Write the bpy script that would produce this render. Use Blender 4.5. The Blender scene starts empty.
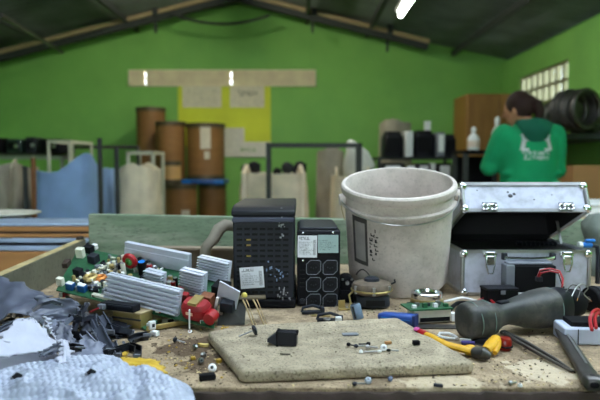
import bpy, bmesh, math, random
from mathutils import Vector, Matrix, noise
R = random.Random(7)
PI = math.pi
SC = bpy.context.scene
COL = SC.collection

# ------------------------------------------------------------------ camera, sky, exposure
ZT = 0.80                      # height of the bench top
CZ = ZT + 0.304                # eye height
FPX = 583.0
PITCH = math.atan(35 / FPX)
cam_d = bpy.data.cameras.new('camera')
cam_d.sensor_width = 36.0
cam_d.lens = 36.0 * FPX / 600
cam_d.clip_start = 0.02
cam = bpy.data.objects.new('camera', cam_d)
COL.objects.link(cam)
cam.location = (0, 0, CZ)
cam.rotation_euler = (PI / 2 - PITCH, 0, 0)
cam_d.dof.use_dof = True
cam_d.dof.focus_distance = 1.06
cam_d.dof.aperture_fstop = 4.0
SC.camera = cam

world = bpy.data.worlds.new('sky')
SC.world = world
world.use_nodes = True
wb = world.node_tree.nodes['Background']
wb.inputs[0].default_value = (0.80, 0.91, 1.0, 1)
wb.inputs[1].default_value = 7.0

SC.view_settings.view_transform = 'Standard'
SC.view_settings.look = 'None'
SC.view_settings.gamma = 1
SC.view_settings.use_curve_mapping = False
SC.view_settings.exposure = 0.35
LAMP_POWER = 34.0

# ------------------------------------------------------------------ pixel helpers (real distances)
def _dir(u, v):
    a, b = (u - 300) / FPX, (200 - v) / FPX
    sp, cp = math.sin(PITCH), math.cos(PITCH)
    return Vector((a, cp + b * sp, -sp + b * cp))
def at(u, v, y):                       # point seen at (u,v), y metres ahead
    d = _dir(u, v)
    return Vector((0, 0, CZ)) + d * (y / d.y)
def on(u, v, h=0.0):                   # point seen at (u,v), h metres above the bench top
    d = _dir(u, v)
    return Vector((0, 0, CZ)) + d * ((ZT + h - CZ) / d.z)

# ------------------------------------------------------------------ materials
def lin(c):
    return tuple(((x / 255) / 12.92 if x / 255 <= 0.04045 else ((x / 255 + 0.055) / 1.055) ** 2.4) for x in c)
MATS = {}
def pm(name, col, rough=0.6, metal=0.0, var=0.12, scale=30.0, bump=0.0, dirt=None, dirt_amt=0.4, dirt_scale=8.0, spec=0.4, stretch=None, bscale=None, speck=None, speck_amt=.6, speck_scale=260):
    if name in MATS: return MATS[name]
    m = bpy.data.materials.new(name); m.use_nodes = True
    nt = m.node_tree; N = nt.nodes; L = nt.links
    p = N['Principled BSDF']
    p.inputs['Roughness'].default_value = rough
    p.inputs['Metallic'].default_value = metal
    p.inputs['Specular IOR Level'].default_value = spec
    tc = N.new('ShaderNodeTexCoord'); src = tc.outputs['Object']
    if stretch:
        mp = N.new('ShaderNodeMapping'); mp.inputs['Scale'].default_value = stretch
        L.new(src, mp.inputs['Vector']); src = mp.outputs[0]
    nz = N.new('ShaderNodeTexNoise'); nz.inputs['Scale'].default_value = scale; nz.inputs['Detail'].default_value = 5
    L.new(src, nz.inputs['Vector'])
    c = lin(col)
    rmp = N.new('ShaderNodeValToRGB')
    rmp.color_ramp.elements[0].position = 0.3; rmp.color_ramp.elements[1].position = 0.7
    rmp.color_ramp.elements[0].color = tuple(x * (1 - var) for x in c) + (1,)
    rmp.color_ramp.elements[1].color = tuple(min(1, x * (1 + var)) for x in c) + (1,)
    L.new(nz.outputs['Fac'], rmp.inputs['Fac'])
    out = rmp.outputs['Color']
    if dirt:
        n2 = N.new('ShaderNodeTexNoise'); n2.inputs['Scale'].default_value = dirt_scale; n2.inputs['Detail'].default_value = 7; n2.inputs['Roughness'].default_value = 0.65
        L.new(src, n2.inputs['Vector'])
        r2 = N.new('ShaderNodeValToRGB')
        r2.color_ramp.elements[0].position = 0.45; r2.color_ramp.elements[1].position = 0.72
        r2.color_ramp.elements[0].color = (0, 0, 0, 1); r2.color_ramp.elements[1].color = (dirt_amt,) * 3 + (1,)
        L.new(n2.outputs['Fac'], r2.inputs['Fac'])
        mx = N.new('ShaderNodeMixRGB'); mx.inputs['Color2'].default_value = lin(dirt) + (1,)
        L.new(r2.outputs['Color'], mx.inputs['Fac']); L.new(out, mx.inputs['Color1']); out = mx.outputs['Color']
    if speck:
        n4 = N.new('ShaderNodeTexNoise'); n4.inputs['Scale'].default_value = speck_scale; n4.inputs['Detail'].default_value = 3
        L.new(src, n4.inputs['Vector'])
        r4 = N.new('ShaderNodeValToRGB'); r4.color_ramp.elements[0].position = 0.56; r4.color_ramp.elements[1].position = 0.66
        r4.color_ramp.elements[0].color = (0, 0, 0, 1); r4.color_ramp.elements[1].color = (speck_amt,) * 3 + (1,)
        L.new(n4.outputs['Fac'], r4.inputs['Fac'])
        m4 = N.new('ShaderNodeMixRGB'); m4.inputs['Color2'].default_value = lin(speck) + (1,)
        L.new(r4.outputs['Color'], m4.inputs['Fac']); L.new(out, m4.inputs['Color1']); out = m4.outputs['Color']
    L.new(out, p.inputs['Base Color'])
    if bump:
        b = N.new('ShaderNodeBump'); b.inputs['Strength'].default_value = bump; b.inputs['Distance'].default_value = 0.004
        n3 = N.new('ShaderNodeTexNoise'); n3.inputs['Scale'].default_value = bscale or scale * 3; n3.inputs['Detail'].default_value = 6
        L.new(src, n3.inputs['Vector'])
        L.new(n3.outputs['Fac'], b.inputs['Height']); L.new(b.outputs['Normal'], p.inputs['Normal'])
    MATS[name] = m
    return m

def glassy(name, tint, mixf=0.12, rough=0.1):
    m = bpy.data.materials.new(name); m.use_nodes = True
    nt = m.node_tree; N = nt.nodes; L = nt.links
    N.remove(N['Principled BSDF'])
    t = N.new('ShaderNodeBsdfTransparent'); t.inputs[0].default_value = tint + (1,)
    g = N.new('ShaderNodeBsdfGlossy'); g.inputs['Roughness'].default_value = rough
    mx = N.new('ShaderNodeMixShader'); mx.inputs[0].default_value = mixf
    L.new(t.outputs[0], mx.inputs[1]); L.new(g.outputs[0], mx.inputs[2])
    L.new(mx.outputs[0], N['Material Output'].inputs['Surface'])
    return m

def emit(name, col, s):
    m = bpy.data.materials.new(name); m.use_nodes = True
    nt = m.node_tree; N = nt.nodes
    N.remove(N['Principled BSDF'])
    e = N.new('ShaderNodeEmission'); e.inputs[0].default_value = col + (1,); e.inputs[1].default_value = s
    nt.links.new(e.outputs[0], N['Material Output'].inputs['Surface'])
    return m

# ------------------------------------------------------------------ mesh builder
class MB:
    def __init__(s): s.v = []; s.f = []
    def add(s, vs, fs, M=None):
        o = len(s.v)
        s.v += [(M @ Vector(x)) if M else Vector(x) for x in vs]
        s.f += [tuple(i + o for i in f) for f in fs]
        return s
    def box(s, c, d, M=None):
        x, y, z = c; a, b, h = d[0] / 2, d[1] / 2, d[2] / 2
        vs = [(x + i * a, y + j * b, z + k * h) for i in (-1, 1) for j in (-1, 1) for k in (-1, 1)]
        return s.add(vs, [(0, 1, 3, 2), (4, 6, 7, 5), (0, 4, 5, 1), (2, 3, 7, 6), (0, 2, 6, 4), (1, 5, 7, 3)], M)
    def bar(s, p0, p1, w, h, up=(0, 0, 1)):       # a box beam from p0 to p1
        p0, p1 = Vector(p0), Vector(p1); d = (p1 - p0); l = d.length; d.normalize()
        u = Vector(up)
        if abs(d.dot(u)) > 0.98: u = Vector((1, 0, 0))
        sx = d.cross(u).normalized(); uz = sx.cross(d)
        M = Matrix((sx, d, uz)).transposed().to_4x4(); M.translation = (p0 + p1) / 2
        return s.box((0, 0, 0), (w, l, h), M)
    def prism(s, poly, z0, z1, M=None):
        n = len(poly)
        vs = [(x, y, z0) for x, y in poly] + [(x, y, z1) for x, y in poly]
        fs = [tuple(range(n - 1, -1, -1)), tuple(range(n, 2 * n))] + [(i, (i + 1) % n, n + (i + 1) % n, n + i) for i in range(n)]
        return s.add(vs, fs, M)
    def tube(s, pts, r, n=8, caps=True, closed=False, M=None, flat=1.0):
        pts = [Vector(p) for p in pts]; k = len(pts)
        rs = r if isinstance(r, (list, tuple)) else [r] * k
        nrm = None; vs = []
        for i, p in enumerate(pts):
            a = pts[(i - 1) % k] if (closed or i > 0) else p
            b = pts[(i + 1) % k] if (closed or i < k - 1) else p
            t = (b - a).normalized()
            if nrm is None:
                nrm = t.cross(Vector((0, 0, 1)))
                if nrm.length < 0.05: nrm = t.cross(Vector((1, 0, 0)))
            nrm = (nrm - t * nrm.dot(t)).normalized(); bi = t.cross(nrm)
            for j in range(n):
                an = 2 * PI * j / n
                vs.append(p + nrm * (math.cos(an) * rs[i]) + bi * (math.sin(an) * rs[i] * flat))
        fs = []
        for i in range(k if closed else k - 1):
            i2 = (i + 1) % k
            for j in range(n):
                j2 = (j + 1) % n
                fs.append((i * n + j, i * n + j2, i2 * n + j2, i2 * n + j))
        if caps and not closed:
            fs.append(tuple(range(n - 1, -1, -1))); fs.append(tuple((k - 1) * n + j for j in range(n)))
        return s.add(vs, fs, M)
    def cyl(s, p0, p1, r0, r1=None, n=16): return s.tube([p0, p1], [r0, r0 if r1 is None else r1], n)
    def lathe(s, prof, M=None, n=24, ax=None):     # prof: (r, z) pairs; r = 0 ends close to a point
        vs = []; fs = []; idx = []
        for r, z in prof:
            if r <= 1e-6: idx.append([len(vs)] * n); vs.append((0, 0, z))
            else:
                idx.append(list(range(len(vs), len(vs) + n)))
                vs += [(r * math.cos(2 * PI * j / n), r * math.sin(2 * PI * j / n), z) for j in range(n)]
        for a, b in zip(idx, idx[1:]):
            for j in range(n):
                j2 = (j + 1) % n
                q = [a[j], a[j2], b[j2], b[j]]
                q = [x for i, x in enumerate(q) if x not in q[:i]]
                if len(q) >= 3: fs.append(tuple(q))
        return s.add(vs, fs, M)
    def rings(s, rr, n=20, p=2.0, M=None):         # rr: (cx, cy, z, rx, ry); capped loft
        vs = []
        for cx, cy, z, rx, ry in rr:
            for j in range(n):
                a = 2 * PI * j / n; c, d = math.cos(a), math.sin(a)
                vs.append((cx + rx * math.copysign(abs(c) ** (2 / p), c), cy + ry * math.copysign(abs(d) ** (2 / p), d), z))
        k = len(rr); fs = []
        for i in range(k - 1):
            for j in range(n):
                j2 = (j + 1) % n
                fs.append((i * n + j, i * n + j2, (i + 1) * n + j2, (i + 1) * n + j))
        fs.append(tuple(range(n - 1, -1, -1))); fs.append(tuple((k - 1) * n + j for j in range(n)))
        return s.add(vs, fs, M)
    def ball(s, c, r, n=16, M=None):
        rx, ry, rz = r if isinstance(r, (tuple, list)) else (r, r, r)
        k = n // 2
        T = Matrix.Translation(Vector(c)) @ Matrix.Diagonal((rx, ry, rz, 1))
        return s.lathe([(math.sin(PI * i / k) if 0 < i < k else 0, -math.cos(PI * i / k)) for i in range(k + 1)], (M @ T) if M else T, n)
    def torus(s, c, RR, r, n=28, m=10, M=None, axis='z'):
        pts = []
        for i in range(n):
            a = 2 * PI * i / n; x, y = RR * math.cos(a), RR * math.sin(a)
            pts.append(Vector(c) + (Vector((x, y, 0)) if axis == 'z' else Vector((x, 0, y)) if axis == 'y' else Vector((0, x, y))))
        return s.tube(pts, r, m, closed=True, M=M)
    def grid(s, fn, nu, nv, M=None):               # open sheet
        vs = [fn(i / nu, j / nv) for j in range(nv + 1) for i in range(nu + 1)]
        fs = [(j * (nu + 1) + i, j * (nu + 1) + i + 1, (j + 1) * (nu + 1) + i + 1, (j + 1) * (nu + 1) + i) for j in range(nv) for i in range(nu)]
        return s.add(vs, fs, M)
    def glyphs(s, o, ex, ey, w, h, nrm, seed=1, fill=0.8, t=0.0003):   # a line of small unreadable print
        rr = random.Random(seed); o, ex, ey, nrm = Vector(o), Vector(ex), Vector(ey), Vector(nrm)
        x = 0.0; cw = h * 0.62
        while x + cw < w:
            if rr.random() < fill:
                for q in range(rr.choice((2, 3))):
                    if rr.random() < 0.5: a, b, c, d = rr.choice((0, cw * 0.6)), cw * 0.22, 0, h
                    else: a, b, c, d = 0, cw * 0.8, rr.choice((0, h * 0.4, h * 0.8)), h * 0.2
                    P0 = o + ex * (x + a) + ey * c + nrm * t
                    s.add([P0, P0 + ex * b, P0 + ex * b + ey * d, P0 + ey * d], [(0, 1, 2, 3)])
            x += cw
        return s

def obj(name, mb, mat, parent=None, bevel=0, seg=2, smooth=True, angle=40, thick=0, recalc=True):
    me = bpy.data.meshes.new(name)
    me.from_pydata([tuple(v) for v in mb.v], [], mb.f)
    if recalc:
        bm = bmesh.new(); bm.from_mesh(me); bmesh.ops.recalc_face_normals(bm, faces=bm.faces); bm.to_mesh(me); bm.free()
    if smooth:
        me.polygons.foreach_set('use_smooth', [True] * len(me.polygons))
        me.set_sharp_from_angle(angle=math.radians(angle))
    me.materials.append(mat)
    o = bpy.data.objects.new(name, me); COL.objects.link(o)
    if parent is not None: o.parent = parent
    if thick:
        md = o.modifiers.new('thickness', 'SOLIDIFY'); md.thickness = thick; md.offset = 0
    if bevel:
        md = o.modifiers.new('edges', 'BEVEL'); md.width = bevel; md.segments = seg; md.limit_method = 'ANGLE'; md.angle_limit = math.radians(35)
    return o
def tag(o, label, cat, group=None, kind=None):
    o['label'] = label; o['category'] = cat
    if group: o['group'] = group
    if kind: o['kind'] = kind
    return o
def thing(name, label, cat, loc=(0, 0, 0), rotz=0.0, group=None, M=None):
    o = bpy.data.objects.new(name, None); COL.objects.link(o); o.empty_display_size = 0.05
    if M is not None: o.matrix_world = M
    else: o.location = loc; o.rotation_euler = (0, 0, rotz)
    return tag(o, label, cat, group)
def struct(name, mb, mat, parent=None, **k):
    o = obj(name, mb, mat, parent, **k)
    if parent is None: o['kind'] = 'structure'
    return o
def frame(o, ex, ey):                      # matrix from origin and two axes
    ex = Vector(ex).normalized(); ez = ex.cross(Vector(ey)).normalized(); ey = ez.cross(ex)
    M = Matrix((ex, ey, ez)).transposed().to_4x4(); M.translation = Vector(o)
    return M
def rot(ax, deg): return Matrix.Rotation(math.radians(deg), 4, ax)
def tr(x, y, z): return Matrix.Translation((x, y, z))
def copy_tree(o, parent=None):
    c = o.copy(); COL.objects.link(c)
    if parent is not None: c.parent = parent
    for ch in list(o.children): copy_tree(ch, c)
    return c

# ------------------------------------------------------------------ palette
M_ = {}
def mats():
    m = M_
    m['wall'] = pm('green_paint', (136, 194, 98), 0.75, var=0.06, scale=2.5, dirt=(108, 168, 90), dirt_amt=0.35, dirt_scale=1.2)
    m['floor'] = pm('concrete_floor', (105, 100, 92), 0.8, scale=3, var=0.2)
    m['roof'] = pm('roof_sheet', (112, 120, 114), 0.55, 0.3, var=0.25, scale=3)
    m['roofbar'] = pm('roof_steel', (56, 60, 58), 0.6, 0.2)
    m['pipe'] = pm('tan_pipe', (170, 150, 115), 0.5, 0.1)
    m['cream'] = pm('cream_block', (250, 232, 196), 0.8, var=0.1, scale=8)
    m['white'] = pm('white_plastic', (215, 216, 215), 0.45, var=0.05)
    m['black'] = pm('black_plastic', (19, 20, 26), 0.5, var=0.15, spec=.18)
    m['blackm'] = pm('matt_black', (14, 14, 17), 0.75, var=0.15, spec=.15)
    m['dark'] = pm('charcoal_plastic', (36, 39, 46), 0.5, var=0.15, spec=.25)
    m['grey'] = pm('grey_plastic', (110, 114, 122), 0.5, var=0.12)
    m['steel'] = pm('steel', (165, 165, 165), 0.35, 0.9, var=0.15)
    m['chrome'] = pm('chrome', (215, 218, 222), 0.18, 1.0, var=0.05)
    m['dsteel'] = pm('dark_steel', (84, 82, 80), 0.42, 0.8, var=0.25, dirt=(110, 95, 80), dirt_amt=0.3)
    m['alu'] = pm('heatsink_aluminium', (188, 193, 206), 0.4, 0.25, var=0.05)
    m['brass'] = pm('brass', (170, 150, 96), 0.4, 0.6, var=0.15)
    m['copper'] = pm('copper_wire', (190, 120, 60), 0.4, 0.7)
    m['pcb'] = pm('circuit_board_green', (34, 82, 52), 0.45, var=0.35, scale=90)
    m['red'] = pm('red_plastic', (150, 20, 28), 0.4, var=0.1)
    m['dred'] = pm('dark_red_tape', (140, 30, 36), 0.5, var=0.2)
    m['yellow'] = pm('yellow_plastic', (206, 156, 22), 0.5, var=0.2, scale=60, dirt=(90, 70, 40), dirt_amt=.5, dirt_scale=60)
    m['blue'] = pm('blue_plastic', (40, 72, 140), 0.38, var=0.15)
    m['lblue'] = pm('bright_blue_plastic', (24, 110, 190), 0.4, var=0.1)
    m['wood'] = pm('raw_wood', (168, 124, 78), 0.75, var=0.25, scale=6, stretch=(1, 8, 8))
    m['dwood'] = pm('dark_edge_wood', (52, 40, 33), 0.8, var=0.35, scale=14, bump=0.6)
    m['drum'] = pm('fibreboard_drum', (138, 97, 54), 0.6, var=0.14, scale=3, stretch=(1, 1, 4))
    m['drumrim'] = pm('drum_rim_steel', (96, 84, 66), 0.45, 0.6)
    m['card'] = pm('cardboard', (166, 120, 76), 0.85, var=0.1, scale=5)
    m['sackw'] = pm('white_woven_sack', (224, 208, 182), 0.9, var=0.14, scale=7, bump=0.4, bscale=14)
    m['sackg'] = pm('grey_woven_sack', (158, 150, 134), 0.9, var=0.2, scale=6, bump=0.5, bscale=12)
    m['sackb'] = pm('blue_woven_sack', (140, 170, 214), 0.75, var=0.12, scale=5, bump=0.4, bscale=10)
    m['paper'] = pm('label_paper', (214, 216, 222), 0.6, var=0.04)
    m['paperg'] = pm('greenish_label', (150, 172, 170), 0.55, var=0.05)
    m['ink'] = pm('black_ink', (22, 22, 26), 0.7, var=0.05)
    m['shirt'] = pm('green_cotton', (12, 140, 88), 0.9, var=0.12, scale=9)
    m['shirtd'] = pm('dark_green_cotton', (8, 88, 66), 0.9, var=0.12, scale=9)
    m['skin'] = pm('skin', (176, 122, 92), 0.55, var=0.06)
    m['hair'] = pm('dark_brown_hair', (44, 28, 24), 0.7, var=0.3, spec=.2, scale=60, stretch=(6, 6, 1))
    m['jeans'] = pm('blue_denim', (50, 62, 88), 0.9, var=0.15)
    return m
mats()
# ------------------------------------------------------------------ the shed
XL, XR, YB, YF, XA = -4.38, 2.74, 8.0, -3.2, -0.82     # walls, back wall, open front, ridge
ZE, ZR = 2.49, 3.24
struct('floor', MB().box((-0.8, 2.4, -0.05), (7.4, 11.6, 0.1)), M_['floor'])
struct('ground', MB().box((0, -12, -0.08), (60, 17.4, 0.1)), pm('outside_ground', (150, 142, 128), 0.9, scale=1))
# back wall with the opening of the vent strip
vx0, vx1, vz0, vz1 = at(129, 78, YB).x, at(316, 78, YB).x, at(200, 86.5, YB).z, at(200, 70, YB).z
mb = MB()
mb.prism([(XL - .15, 0), (XR + .15, 0), (XR + .15, vz0), (XL - .15, vz0)], 0, 0.15, Matrix(((1, 0, 0, 0), (0, 0, 1, YB), (0, 1, 0, 0), (0, 0, 0, 1))))
FR = Matrix(((1, 0, 0, 0), (0, 0, 1, YB), (0, 1, 0, 0), (0, 0, 0, 1)))
mb.prism([(XL - .15, vz0), (vx0, vz0), (vx0, vz1), (XL - .15, vz1)], 0, 0.15, FR)
mb.prism([(vx1, vz0), (XR + .15, vz0), (XR + .15, vz1), (vx1, vz1)], 0, 0.15, FR)
mb.prism([(XL - .15, vz1), (XR + .15, vz1), (XR + .15, ZE + .06), (XA, ZR + .03), (XL - .15, ZE + .06)], 0, 0.15, FR)
struct('wall_back', mb, M_['wall'], smooth=False)
struct('wall_left', MB().box((XL - .075, 2.4, ZE / 2), (.15, 11.2, ZE)), M_['wall'], smooth=False)
wy0, wy1, wz0, wz1 = 6.02, 7.38, 1.80, 2.19
mb = MB()
mb.box((XR + .075, (YF + wy0) / 2, ZE / 2), (.15, wy0 - YF, ZE))
mb.box((XR + .075, (YB + wy1) / 2, ZE / 2), (.15, YB - wy1, ZE))
mb.box((XR + .075, (wy0 + wy1) / 2, wz0 / 2), (.15, wy1 - wy0, wz0))
mb.box((XR + .075, (wy0 + wy1) / 2, (ZE + wz1) / 2), (.15, wy1 - wy0, ZE - wz1))
struct('wall_right', mb, M_['wall'], smooth=False)
# window: white bars, two rows of panes
fr = MB()
for z in (wz0 + .015, wz1 - .015, (wz0 + wz1) / 2): fr.box((XR + .05, (wy0 + wy1) / 2, z), (.05, wy1 - wy0, .03))
for i in range(9): fr.box((XR + .05, wy0 + .015 + (wy1 - wy0 - .03) * i / 8, (wz0 + wz1) / 2), (.05, .05, wz1 - wz0))
wn = struct('window_1', fr, pm('window_cream', (150, 144, 110), 0.6))
struct('window_pane', MB().box((XR + .06, (wy0 + wy1) / 2, (wz0 + wz1) / 2), (.006, wy1 - wy0, wz1 - wz0)), glassy('pane_glass', (.95, .97, 1.0)), wn)
# vent strip of pierced cream blocks
v = thing('vent_block', 'long cream strip of ribbed vent blocks high on the green back wall', 'vent', ((vx0 + vx1) / 2, YB, vz0))
hw, hh = (vx1 - vx0) / 2, vz1 - vz0
fr = MB()
for z in (.012, hh - .012): fr.box((0, .03, z), (hw * 2, .13, .024))
for x in (-hw + .012, hw - .012): fr.box((x, .03, hh / 2), (.024, .13, hh))
obj('frame', fr, M_['cream'], v, smooth=False)
ribs = MB(); n = 56
gaps = [at(145, 78, YB).x - v.location.x, at(231, 78, YB).x - v.location.x]
for i in range(1, n):
    x = -hw + 2 * hw * i / n
    if min(abs(x - g) for g in gaps) < .03: continue
    ribs.box((x, -.012, hh / 2), (.030, .05, hh - .03))
rb = obj('rib', ribs, M_['cream'], v, smooth=False); rb['kind'] = 'stuff'
xs = [-hw, gaps[0] - .008, gaps[0] + .008, gaps[1] - .008, gaps[1] + .008, hw]
for a, b in ((0, 1), (2, 3), (4, 5)): obj('back_panel', MB().box(((xs[a] + xs[b]) / 2, .03, hh / 2), (xs[b] - xs[a], .03, hh)), M_['cream'], v, smooth=False)
obj('middle_rail', MB().box((0, .03, hh / 2), (2 * hw - .04, .10, .02)), M_['cream'], v)
# corrugated roof: sheets run from ridge to eave, one unseen translucent strip added over the bench for top light
def roof_sheet(name, x1, y0, y1, mat):
    pr = []; y = y0
    while y < y1 + 1e-6: pr.append((y, .014 * math.cos(2 * PI * y / .125))); y += .0156
    vs = []; fs = []
    for (y, d) in pr:
        vs += [(XA, y, ZR + .05 + d), (x1, y, ZE + .05 + d + (ZR - ZE) * (-.05))]
    for i in range(len(pr) - 1): fs.append((2 * i, 2 * i + 1, 2 * i + 3, 2 * i + 2))
    return struct(name, MB().add(vs, fs), mat)
SKY0, SKY1 = .0, 1.7
roof_sheet('ceiling_left_rear', XL - .2, SKY1, YB + .2, M_['roof']); roof_sheet('ceiling_right_rear', XR + .2, SKY1, YB + .2, M_['roof'])
roof_sheet('ceiling_left_front', XL - .2, YF, SKY0, M_['roof']); roof_sheet('ceiling_right_front', XR + .2, YF, SKY0, M_['roof'])
tl = bpy.data.materials.new('added_translucent_sheet'); tl.use_nodes = True
_n = tl.node_tree; _n.nodes.remove(_n.nodes['Principled BSDF'])
_a = _n.nodes.new('ShaderNodeBsdfTranslucent'); _a.inputs[0].default_value = (.8, .84, .88, 1)
_b = _n.nodes.new('ShaderNodeBsdfTransparent'); _b.inputs[0].default_value = (.9, .95, 1, 1)
_m = _n.nodes.new('ShaderNodeMixShader'); _m.inputs[0].default_value = .7
_n.links.new(_a.outputs[0], _m.inputs[1]); _n.links.new(_b.outputs[0], _m.inputs[2]); _n.links.new(_m.outputs[0], _n.nodes['Material Output'].inputs['Surface'])
roof_sheet('ceiling_added_skylight', XR + .2, SKY0, SKY1, tl)  # unseen skylight, added to light the bench from above
roof_sheet('ceiling_left_middle', XL - .2, SKY0, SKY1, M_['roof'])  # plain opaque roof sheet opposite the added strip
mb = MB()
mb.box(((XL - 2.3) / 2, YF, ZE / 2), (-2.3 - XL, .15, ZE)); mb.box(((XR - .3) / 2, YF, ZE / 2), (XR + .3, .15, ZE))
mb.prism([(XL - .15, 2.3), (XR + .15, 2.3), (XR + .15, ZE + .06), (XA, ZR + .03), (XL - .15, ZE + .06)], -.07, .08, Matrix(((1, 0, 0, 0), (0, 0, 1, YF), (0, 1, 0, 0), (0, 0, 0, 1))))
struct('wall_front_added', mb, M_['wall'], smooth=False)  # unseen wall with doorway, added to cut the frontal daylight
# roof trusses: a pale pipe over a dark steel chord
def rz(x): return ZR - abs(x - XA) * ((ZR - ZE) / 3.56)
def truss(y, xl, xr, k, apex):
    t = MB(); q = MB()
    zl, zr = apex - (XA - xl) * k, apex - (xr - XA) * k
    t.bar((xl, y, zl), (XA, y, apex), .09, .13); t.bar((XA, y, apex), (xr, y, zr), .09, .13)
    o = struct('beam_truss', t, M_['roofbar'], smooth=False)
    q.tube([(xl, y - .075, zl + .03), (XA, y - .075, apex + .03), (xr, y - .075, zr + .03)], .03, 8)
    obj('pipe', q, M_['pipe'], o)
    br = MB()
    for x in (xl + .55, XA - 1.0, XA + 1.0, xr - .5):
        zz = apex - abs(x - XA) * k
        br.box((x, y - .06, zz + .05), (.07, .09, .12)); br.box((x - .02, y, zz - .13), (.03, .03, .16))
    obj('bracket', br, M_['roofbar'], o)
truss(7.55, XL - .05, at(428, 53, 7.55).x, .25, at(238, -4, 7.55).z)
truss(3.6, XL - .05, XR, (ZR - ZE) / 3.56, ZR - .08)
pu = [(-3.9, .04), (-3.3, .03), (-2.2, .045), (2.07, .05), (.9, .04), (0.1, .04)]
for x, r in pu:
    struct('beam_purlin', MB().bar((x, YF, rz(x) - .02), (x, YB - .02, rz(x) - .02), .05, .07), M_['roofbar'], smooth=False)
struct('trim_conduit', MB().tube([at(0, 15, 5.0), at(62, 52, 7.5)], .022, 8), M_['dsteel'])
# sagging cable under the ridge
a, b = at(170, 13, 7.45), at(270, 15, 7.45)
cb = obj('cable', MB().tube([a.lerp(b, t) + Vector((0, 0, -.12 * 4 * t * (1 - t))) for t in [i / 14 for i in range(15)]], .018, 6), M_['roofbar'])
tag(cb, 'dark cable sagging below the roof ridge against the green wall', 'cable')
# fluorescent lamps
def lamp(x, y0, y1, z, label, power, tint=(.93, 1, .92), tn='lit_tube'):
    t = thing('fluorescent_lamp', label, 'lamp', (x, (y0 + y1) / 2, z), group='ceiling lamps'); h = (y1 - y0) / 2
    obj('fixture', MB().box((0, 0, .05), (.09, 2 * h, .04)), M_['white'], t, bevel=.006)
    for s in (-1, 1): obj('socket', MB().box((0, s * (h - .015), .012), (.05, .03, .05)), M_['white'], t)
    obj('tube', MB().cyl((0, -h + .02, 0), (0, h - .02, 0), .019, n=12), emit(tn, tint, power), t)
    for s in (-.6, .6): obj('hanger', MB().cyl((0, s * h, .07), (0, s * h, rz(x) + .03 - z), .006, n=6), M_['roofbar'], t)
lamp(.90, 4.15, 5.32, 2.44, 'bright white fluorescent tube hanging under the right roof slope', LAMP_POWER)
lamp(-.8, 5.3, 6.5, 3.02, 'fluorescent tube hanging under the roof ridge above the picture', LAMP_POWER * 4, (1, .97, .78), 'warm_lit_tube')
lamp(.2, 1.9, 3.1, 2.85, 'fluorescent tube hanging above the workbench, over the picture', LAMP_POWER)  # out-of-view lamp added for more light over the bench

# ------------------------------------------------------------------ posters on the back wall
p0, p1 = at(178, 86, YB), at(271, 146, YB)
t = thing('wall_banner', 'yellow green banner with two white panels hanging on the back wall', 'banner', (p0.x, YB - .012, p1.z))
W, H = p1.x - p0.x, p0.z - p1.z
FRb = Matrix(((1, 0, 0, 0), (0, 0, 1, 0), (0, 1, 0, 0), (0, 0, 0, 1)))
obj('sheet', MB().box((W / 2, 0, H / 2), (W, .01, H)), pm('banner_yellow', (222, 228, 60), 0.6, var=.12, scale=2), t)
for a, b, c, d in ((.05, .47, .64, 1.0), (.56, .93, .64, 1.0)):
    q = obj('panel', MB().box(((a + b) / 2 * W, -.007, (c + d) / 2 * H), ((b - a) * W, .004, (d - c) * H)), pm('banner_panel', (228, 218, 192), .6), t)
    g = MB()
    if a < .5:
        for k in range(4): g.glyphs((.08 * W, -.0095, (.72 + .06 * k) * H), (1, 0, 0), (0, 0, 1), .34 * W, .02, (0, -1, 0), k, .6)
        obj('print', g, pm('pale_print', (176, 168, 120), .7), q)
    else:
        g.glyphs((.65 * W, -.0095, .84 * H), (1, 0, 0), (0, 0, 1), .22 * W, .06, (0, -1, 0), 5, 1)
        obj('print', g, pm('olive_print', (120, 118, 80), .7), q)
p0, p1 = at(222, 128, YB), at(271, 157, YB)
t = thing('wall_poster', 'white paper poster with green print below the yellow banner', 'poster', (p0.x, YB - .03, p1.z))
W, H = p1.x - p0.x, p0.z - p1.z
obj('sheet', MB().prism([(0, 0), (W, 0), (W, H * .52), (W * .46, H * .52), (W * .46, H), (0, H)], 0, .008, FRb), pm('poster_white', (230, 224, 208), .6), t, smooth=False)
g = MB(); g.glyphs((W * .38, -.002, H * .2), (1, 0, 0), (0, 0, 1), W * .36, .05, (0, -1, 0), 9, 1)
obj('print', g, pm('green_print', (120, 160, 40), .7), t)

# ------------------------------------------------------------------ fibre drums
DR = []
def drum(u0, u1, vt, z0, y, label, paper=None, mat=None):
    x0, x1 = at(u0, 160, y).x, at(u1, 160, y).x; r = (x1 - x0) / 2; h = at(300, vt, y).z - z0
    t = thing('fibre_drum', label, 'drum', ((x0 + x1) / 2, y, z0), group='fibre drums by the back wall')
    obj('body', MB().lathe([(0, .01), (r * .97, .01), (r * .97, h - .02), (0, h - .02)], n=32), mat or M_['drum'], t)
    for z in (0.0, h - .05):
        obj('rim', MB().lathe([(0, z), (r, z), (r * 1.01, z + .025), (r, z + .05), (0, z + .05)], n=32), M_['drumrim'], t)
    obj('lid', MB().lathe([(0, h), (r * .9, h), (r * .93, h - .012), (r * .93, h - .03)], n=32), mat or M_['drum'], t)
    if paper:
        lb = MB()
        for (a0, a1, b0, b1) in paper:
            lb.grid(lambda s, q: ((r * .985) * math.sin(a0 + (a1 - a0) * s), -(r * .985) * math.cos(a0 + (a1 - a0) * s), b0 + (b1 - b0) * q), 6, 1)
        obj('label', lb, pm('drum_label', (206, 196, 176), .6), t)
    return h
hb = at(300, 184, 7.1).z
drum(163, 197, 184, 0, 6.4, 'low brown fibre drum with pale label in front of the drum stack', [(.25, .75, .42, .62)])
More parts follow.
